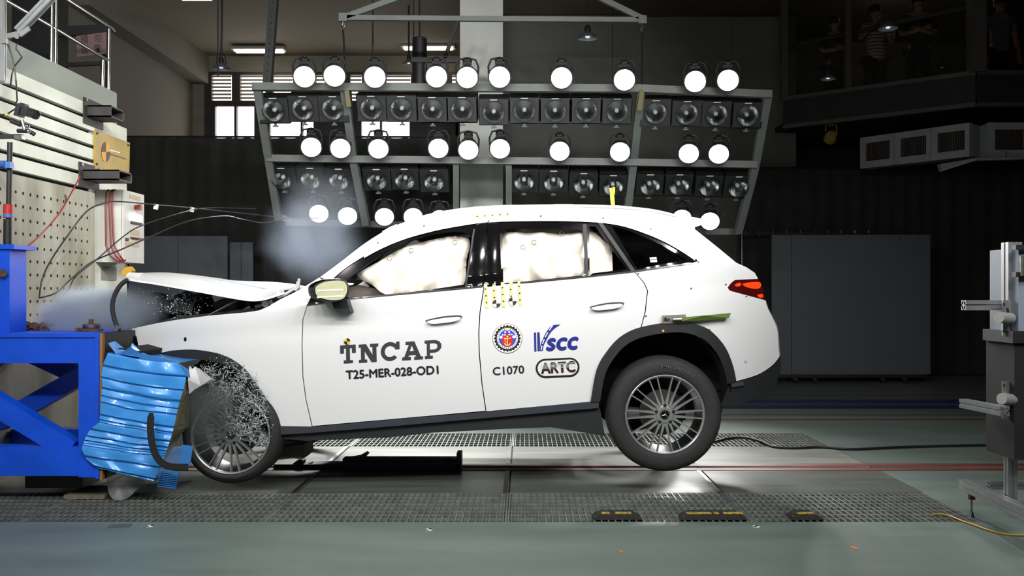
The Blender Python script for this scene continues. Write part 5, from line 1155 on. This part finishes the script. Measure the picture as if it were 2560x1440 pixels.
def person(label, px, d, zf, h, shirt, trous, rotz, arms='folded'):
    t = thing('person', label, 'person', (XY(px,d),d,zf), 'onlookers in the gallery'); t.rotation_euler = (0,0,rotz); k = h/1.72; t.scale = (k,k,k)
    # facing -y; body as one skinned surface
    if arms == 'folded': ar = [((.24,-.02,1.14),.042),((.12,-.22,1.12),.034),((-.02,-.24,1.16),.026)]
    elif arms == 'raised': ar = [((.27,-.03,1.16),.042),((.20,-.2,1.28),.034),((.10,-.24,1.42),.026)]
    else: ar = [((.25,.02,1.10),.042),((.26,-.05,.86),.034),((.255,-.08,.80),.026)]
    N_ = [((0,0,.95),.135),((0,0,1.12),.125),((0,0,1.30),.15),((0,-.005,1.42),.10),((0,-.01,1.50),.052),((0,-.02,1.58),.075),((0,-.02,1.66),.085)]
    E = [(0,1),(1,2),(2,3),(3,4),(4,5),(5,6)]
    for s in (-1,1):
        b0 = len(N_); N_ += [((s*.17,0,1.40),.06)]+[((s*p[0],p[1]+(.02 if s < 0 else 0),p[2]+(.03 if s < 0 else 0)),r_) for p,r_ in ar]; E += [(3,b0),(b0,b0+1),(b0+1,b0+2),(b0+2,b0+3)]
        # palm and five fingers
        hnd = Vector(N_[b0+3][0]); fw = (hnd-Vector(N_[b0+2][0])).normalized(); sd = fw.cross(Vector((0,1,0))).normalized()
        pi = len(N_); N_.append((tuple(hnd+fw*.05),.024)); E.append((b0+3,pi))
        for j,(o_,l_) in enumerate(((-.03,.06),(-.01,.07),(.01,.066),(.028,.052))):
            i0 = len(N_); N_ += [(tuple(hnd+fw*.07+sd*o_),.009),(tuple(hnd+fw*(.07+l_*.6)+sd*o_*1.1+Vector((0,.01,-.005))),.008),(tuple(hnd+fw*(.07+l_)+sd*o_*1.1+Vector((0,.025,-.01))),.007)]; E += [(pi,i0),(i0,i0+1),(i0+1,i0+2)]
        i0 = len(N_); N_ += [(tuple(hnd+fw*.03-sd*.04),.010),(tuple(hnd+fw*.07-sd*.055),.008)]; E += [(b0+3,i0),(i0,i0+1)]
        l0 = len(N_); N_ += [((s*.09,0,.86),.085),((s*.10,-.01,.48),.058),((s*.105,.02,.10),.04),((s*.105,-.02,.05),.042),((s*.12,-.14,.035),.032)]; E += [(0,l0),(l0,l0+1),(l0+1,l0+2),(l0+2,l0+3),(l0+3,l0+4)]
    body = skin_mesh('body',N_,E,SKIN,t)
    S_ = [((0,0,.80),.165),((0,0,1.12),.145),((0,0,1.30),.165),((0,-.005,1.42),.115)]; SE = [(0,1),(1,2),(2,3)]
    for s in (-1,1): b0 = len(S_); p = ar[0][0]; S_ += [((s*.17,0,1.40),.075),((s*p[0],p[1]+(.02 if s<0 else 0),p[2]+.06),.062)]; SE += [(3,b0),(b0,b0+1)]
    skin_mesh('shirt',S_,SE,shirt,t)
    T2 = [((0,0,.92),.145)]; TE = []
    for s in (-1,1): b0 = len(T2); T2 += [((s*.09,0,.84),.10),((s*.10,-.01,.48),.075),((s*.105,.015,.09),.062)]; TE += [(0,b0),(b0,b0+1),(b0+1,b0+2)]
    skin_mesh('trousers',T2,TE,trous,t)
    def loc(b,name,m,sm=60): o = bpy.data.objects.new(name,b.mesh(name,m,sm)); COL.objects.link(o); o.parent = t
    hb = MB(); hb.lathe([(.088,-.01),(.098,.04),(.092,.085),(.06,.125),(0,.138)],20,Matrix.Translation((0,.0,1.62))@Matrix.Rotation(R(-14),4,'X')); loc(hb,'hair',HAIR)
    fc = MB()
    fc.cbox((0,-.108,1.60),(.022,.03,.035)); loc(fc,'nose',SKIN,None)
    for s in (-1,1):
        b = MB(); b.lathe([(0,-.010),(.009,-.004),(.009,.004),(0,.010)],8,Matrix.Translation((s*.032,-.098,1.625))); loc(b,'eye',HAIR); b = MB(); b.cbox((s*.088,-.01,1.60),(.018,.03,.05)); loc(b,'ear',SKIN,None)
    b = MB(); b.cbox((0,-.100,1.555),(.045,.012,.01)); loc(b,'mouth',mat('lips',(120,66,60),.6),None)
zf_ = zb_+.085
NAVYC = mat('navy_cloth',(30,34,46),.9); BLKC = mat('black_cloth',(22,22,24),.9)
person('person in a dark top standing behind the gallery glass, leftmost onlooker', 2086,14.9,zf_,1.70,NAVYC,BLKC,R(15))
person('person in a light striped shirt behind the gallery glass', 2188,14.45,zf_,1.75,stripes('striped_shirt',(176,170,158),(36,34,40),19),BLKC,R(10),'raised')
person('person in dark clothes near the gallery corner mullion', 2295,14.1,zf_,1.80,BLKC,BLKC,R(-10))
person('person in a pale blue top behind the right gallery pane', 2500,13.8,zf_,1.68,mat('pale_blue_cloth',(110,116,130),.9),BLKC,R(0),'down')
# ================================================================== SMOKE, DUST AND GLASS CRUMBS
def smoke(name, label, c, rad, dens, col, ns=3.0, seed=0.0, parent=None, thr=.42):
    m = bpy.data.materials.new(name+'_volume'); m.use_nodes = True; nt = m.node_tree; nt.nodes.remove(nt.nodes['Principled BSDF'])
    v = nt.nodes.new('ShaderNodeVolumePrincipled'); v.inputs['Color'].default_value = rgb(col); v.inputs['Anisotropy'].default_value = .2
    tc = nt.nodes.new('ShaderNodeTexCoord'); ln = nt.nodes.new('ShaderNodeVectorMath'); ln.operation = 'LENGTH'
    nt.links.new(tc.outputs['Object'],ln.inputs[0])
    mp = nt.nodes.new('ShaderNodeMapping'); mp.inputs['Location'].default_value = (seed,seed*.7,0); mp.inputs['Scale'].default_value = rad
    nz = nt.nodes.new('ShaderNodeTexNoise'); nz.inputs['Scale'].default_value = ns; nz.inputs['Detail'].default_value = 4
    nt.links.new(tc.outputs['Object'],mp.inputs[0]); nt.links.new(mp.outputs[0],nz.inputs['Vector'])
    a = nt.nodes.new('ShaderNodeMath'); a.operation = 'MULTIPLY_ADD'; a.inputs[1].default_value = -1.0; nt.links.new(ln.outputs['Value'],a.inputs[0]); a.inputs[2].default_value = .98     # 1 - r
    b = nt.nodes.new('ShaderNodeMath'); b.operation = 'MULTIPLY_ADD'; nt.links.new(nz.outputs['Fac'],b.inputs[0]); b.inputs[1].default_value = 1.5; b.inputs[2].default_value = -thr*1.5-.12
    s_ = nt.nodes.new('ShaderNodeMath'); s_.operation = 'ADD'; nt.links.new(a.outputs[0],s_.inputs[0]); nt.links.new(b.outputs[0],s_.inputs[1])
    mr = nt.nodes.new('ShaderNodeMapRange'); mr.inputs['From Min'].default_value = .12; mr.inputs['From Max'].default_value = .75; mr.inputs['To Max'].default_value = dens; nt.links.new(s_.outputs[0],mr.inputs[0])
    e = nt.nodes.new('ShaderNodeMath'); e.operation = 'MULTIPLY'; nt.links.new(mr.outputs[0],e.inputs[0])
    f = nt.nodes.new('ShaderNodeMapRange'); f.interpolation_type = 'SMOOTHSTEP'; f.inputs['From Min'].default_value = .94; f.inputs['From Max'].default_value = .25; nt.links.new(ln.outputs['Value'],f.inputs[0]); nt.links.new(f.outputs[0],e.inputs[1])
    nt.links.new(e.outputs[0],v.inputs['Density']); nt.links.new(v.outputs[0],nt.nodes['Material Output'].inputs['Volume'])
    bm = bmesh.new(); bmesh.ops.create_icosphere(bm,subdivisions=3,radius=1.0); me = bpy.data.meshes.new(name); bm.to_mesh(me); bm.free(); me.materials.append(m)
    o = bpy.data.objects.new(name,me); COL.objects.link(o); o.location = c; o.scale = rad
    return tag(o,label,'smoke',None,'stuff')
smoke('windshield_smoke','thin blue-grey smoke cloud rising over the hood before the windshield', P(780,600,6.9), (.56,.55,.62), .75, (190,204,222), 2.6, 1.0, thr=.5)
smoke('windshield_smoke','faint upper haze of the smoke cloud before the lamp rack', P(800,520,7.2), (.6,.55,.5), .25, (190,200,212), 2.4, 4.0, thr=.5)
smoke('barrier_smoke','dense white dust cloud rolling over the top of the blue frame', P(228,786,6.45), (.46,.36,.27), 70, (214,224,232), 4.0, 2.0, thr=.36)
smoke('engine_smoke','grey smoke under the raised hood', P(345,770,6.45), (.30,.28,.25), 9, (196,206,214), 4.0, 7.0)
smoke('wheel_dust','grey dust haze around the front wheel', P(520,1030,6.0), (.30,.14,.40), 14.0, (150,156,156), 3.5, 9.0)
# crumbs: tiny tetrahedra of broken glass and plastic
def crumbs(name, label, n, fn, size, m, cat='debris', seed=1):
    rn = random.Random(seed); b = MB()
    for k in range(n):
        c = fn(rn)
        if c is None: continue
        s_ = size*rn.uniform(.3,1.4)**1.5
        vs = [c+Vector((rn.uniform(-1,1),rn.uniform(-1,1),rn.uniform(-1,1)))*s_ for _ in range(4)]; b.add(vs,[(0,1,2),(0,2,3),(0,3,1),(1,3,2)])
    return tag(b.build(name,m),label,cat,None,'stuff')
CR = mat('glass_crumb',(196,206,208),.25)
def inhood(rn):
    x = rn.gauss(440,42); y = rn.gauss(748,26); return P(x,y,rn.uniform(6.25,6.6)) if y > 700+(x-330)*.17 else None
crumbs('glass_crumbs','spray of white glass crumbs flying under the hood',900,inhood,.0042,CR,seed=2)
# stringy torn liner in the front arch: webs of pale threads
rn = random.Random(5); b = MB()
def webp():
    while True:
        a = rn.uniform(R(-20),R(125)); r_ = rn.uniform(.0,1)**.55*165; x,y = 565+r_*math.cos(a)*.66,1070-r_*math.sin(a)*1.0
        if x < 665: return x,y
for k in range(1000):
    x,y = webp(); 
    if noise.noise(Vector((x*.028,y*.028,3))) < -.12 and rn.random() < .8: continue
    d = rn.uniform(6.02,6.10); a = rn.uniform(0,6.28); L = rn.uniform(5,17); cv = rn.uniform(-1,1)
    pts = [P(x+L*u*math.cos(a+cv*u),y+L*u*math.sin(a+cv*u),d+.015*rn.uniform(-1,1)) for u in (0,.35,.7,1)]
    b.tube(pts,rn.uniform(.0010,.0030),4,False)
tag(b.build('torn_liner', mat('liner_fibre',(176,186,186),.6)),'pale shredded liner fibres tangled over the front wheel','fibres',None,'stuff')
def inarch(rn):
    a = rn.uniform(R(-10),R(150)); r_ = rn.uniform(.1,1)**.5*172; return P(555+r_*math.cos(a)*.75,1065-r_*math.sin(a)*1.05,rn.uniform(5.98,6.1))
crumbs('glass_crumbs','pale plastic crumbs scattered over the front wheel arch',1500,inarch,.0036,CR,seed=4)
for px,py in ((395,640),(683,643),(640,552),(885,553),(660,1200)): pass
SC.cycles.use_light_tree = False
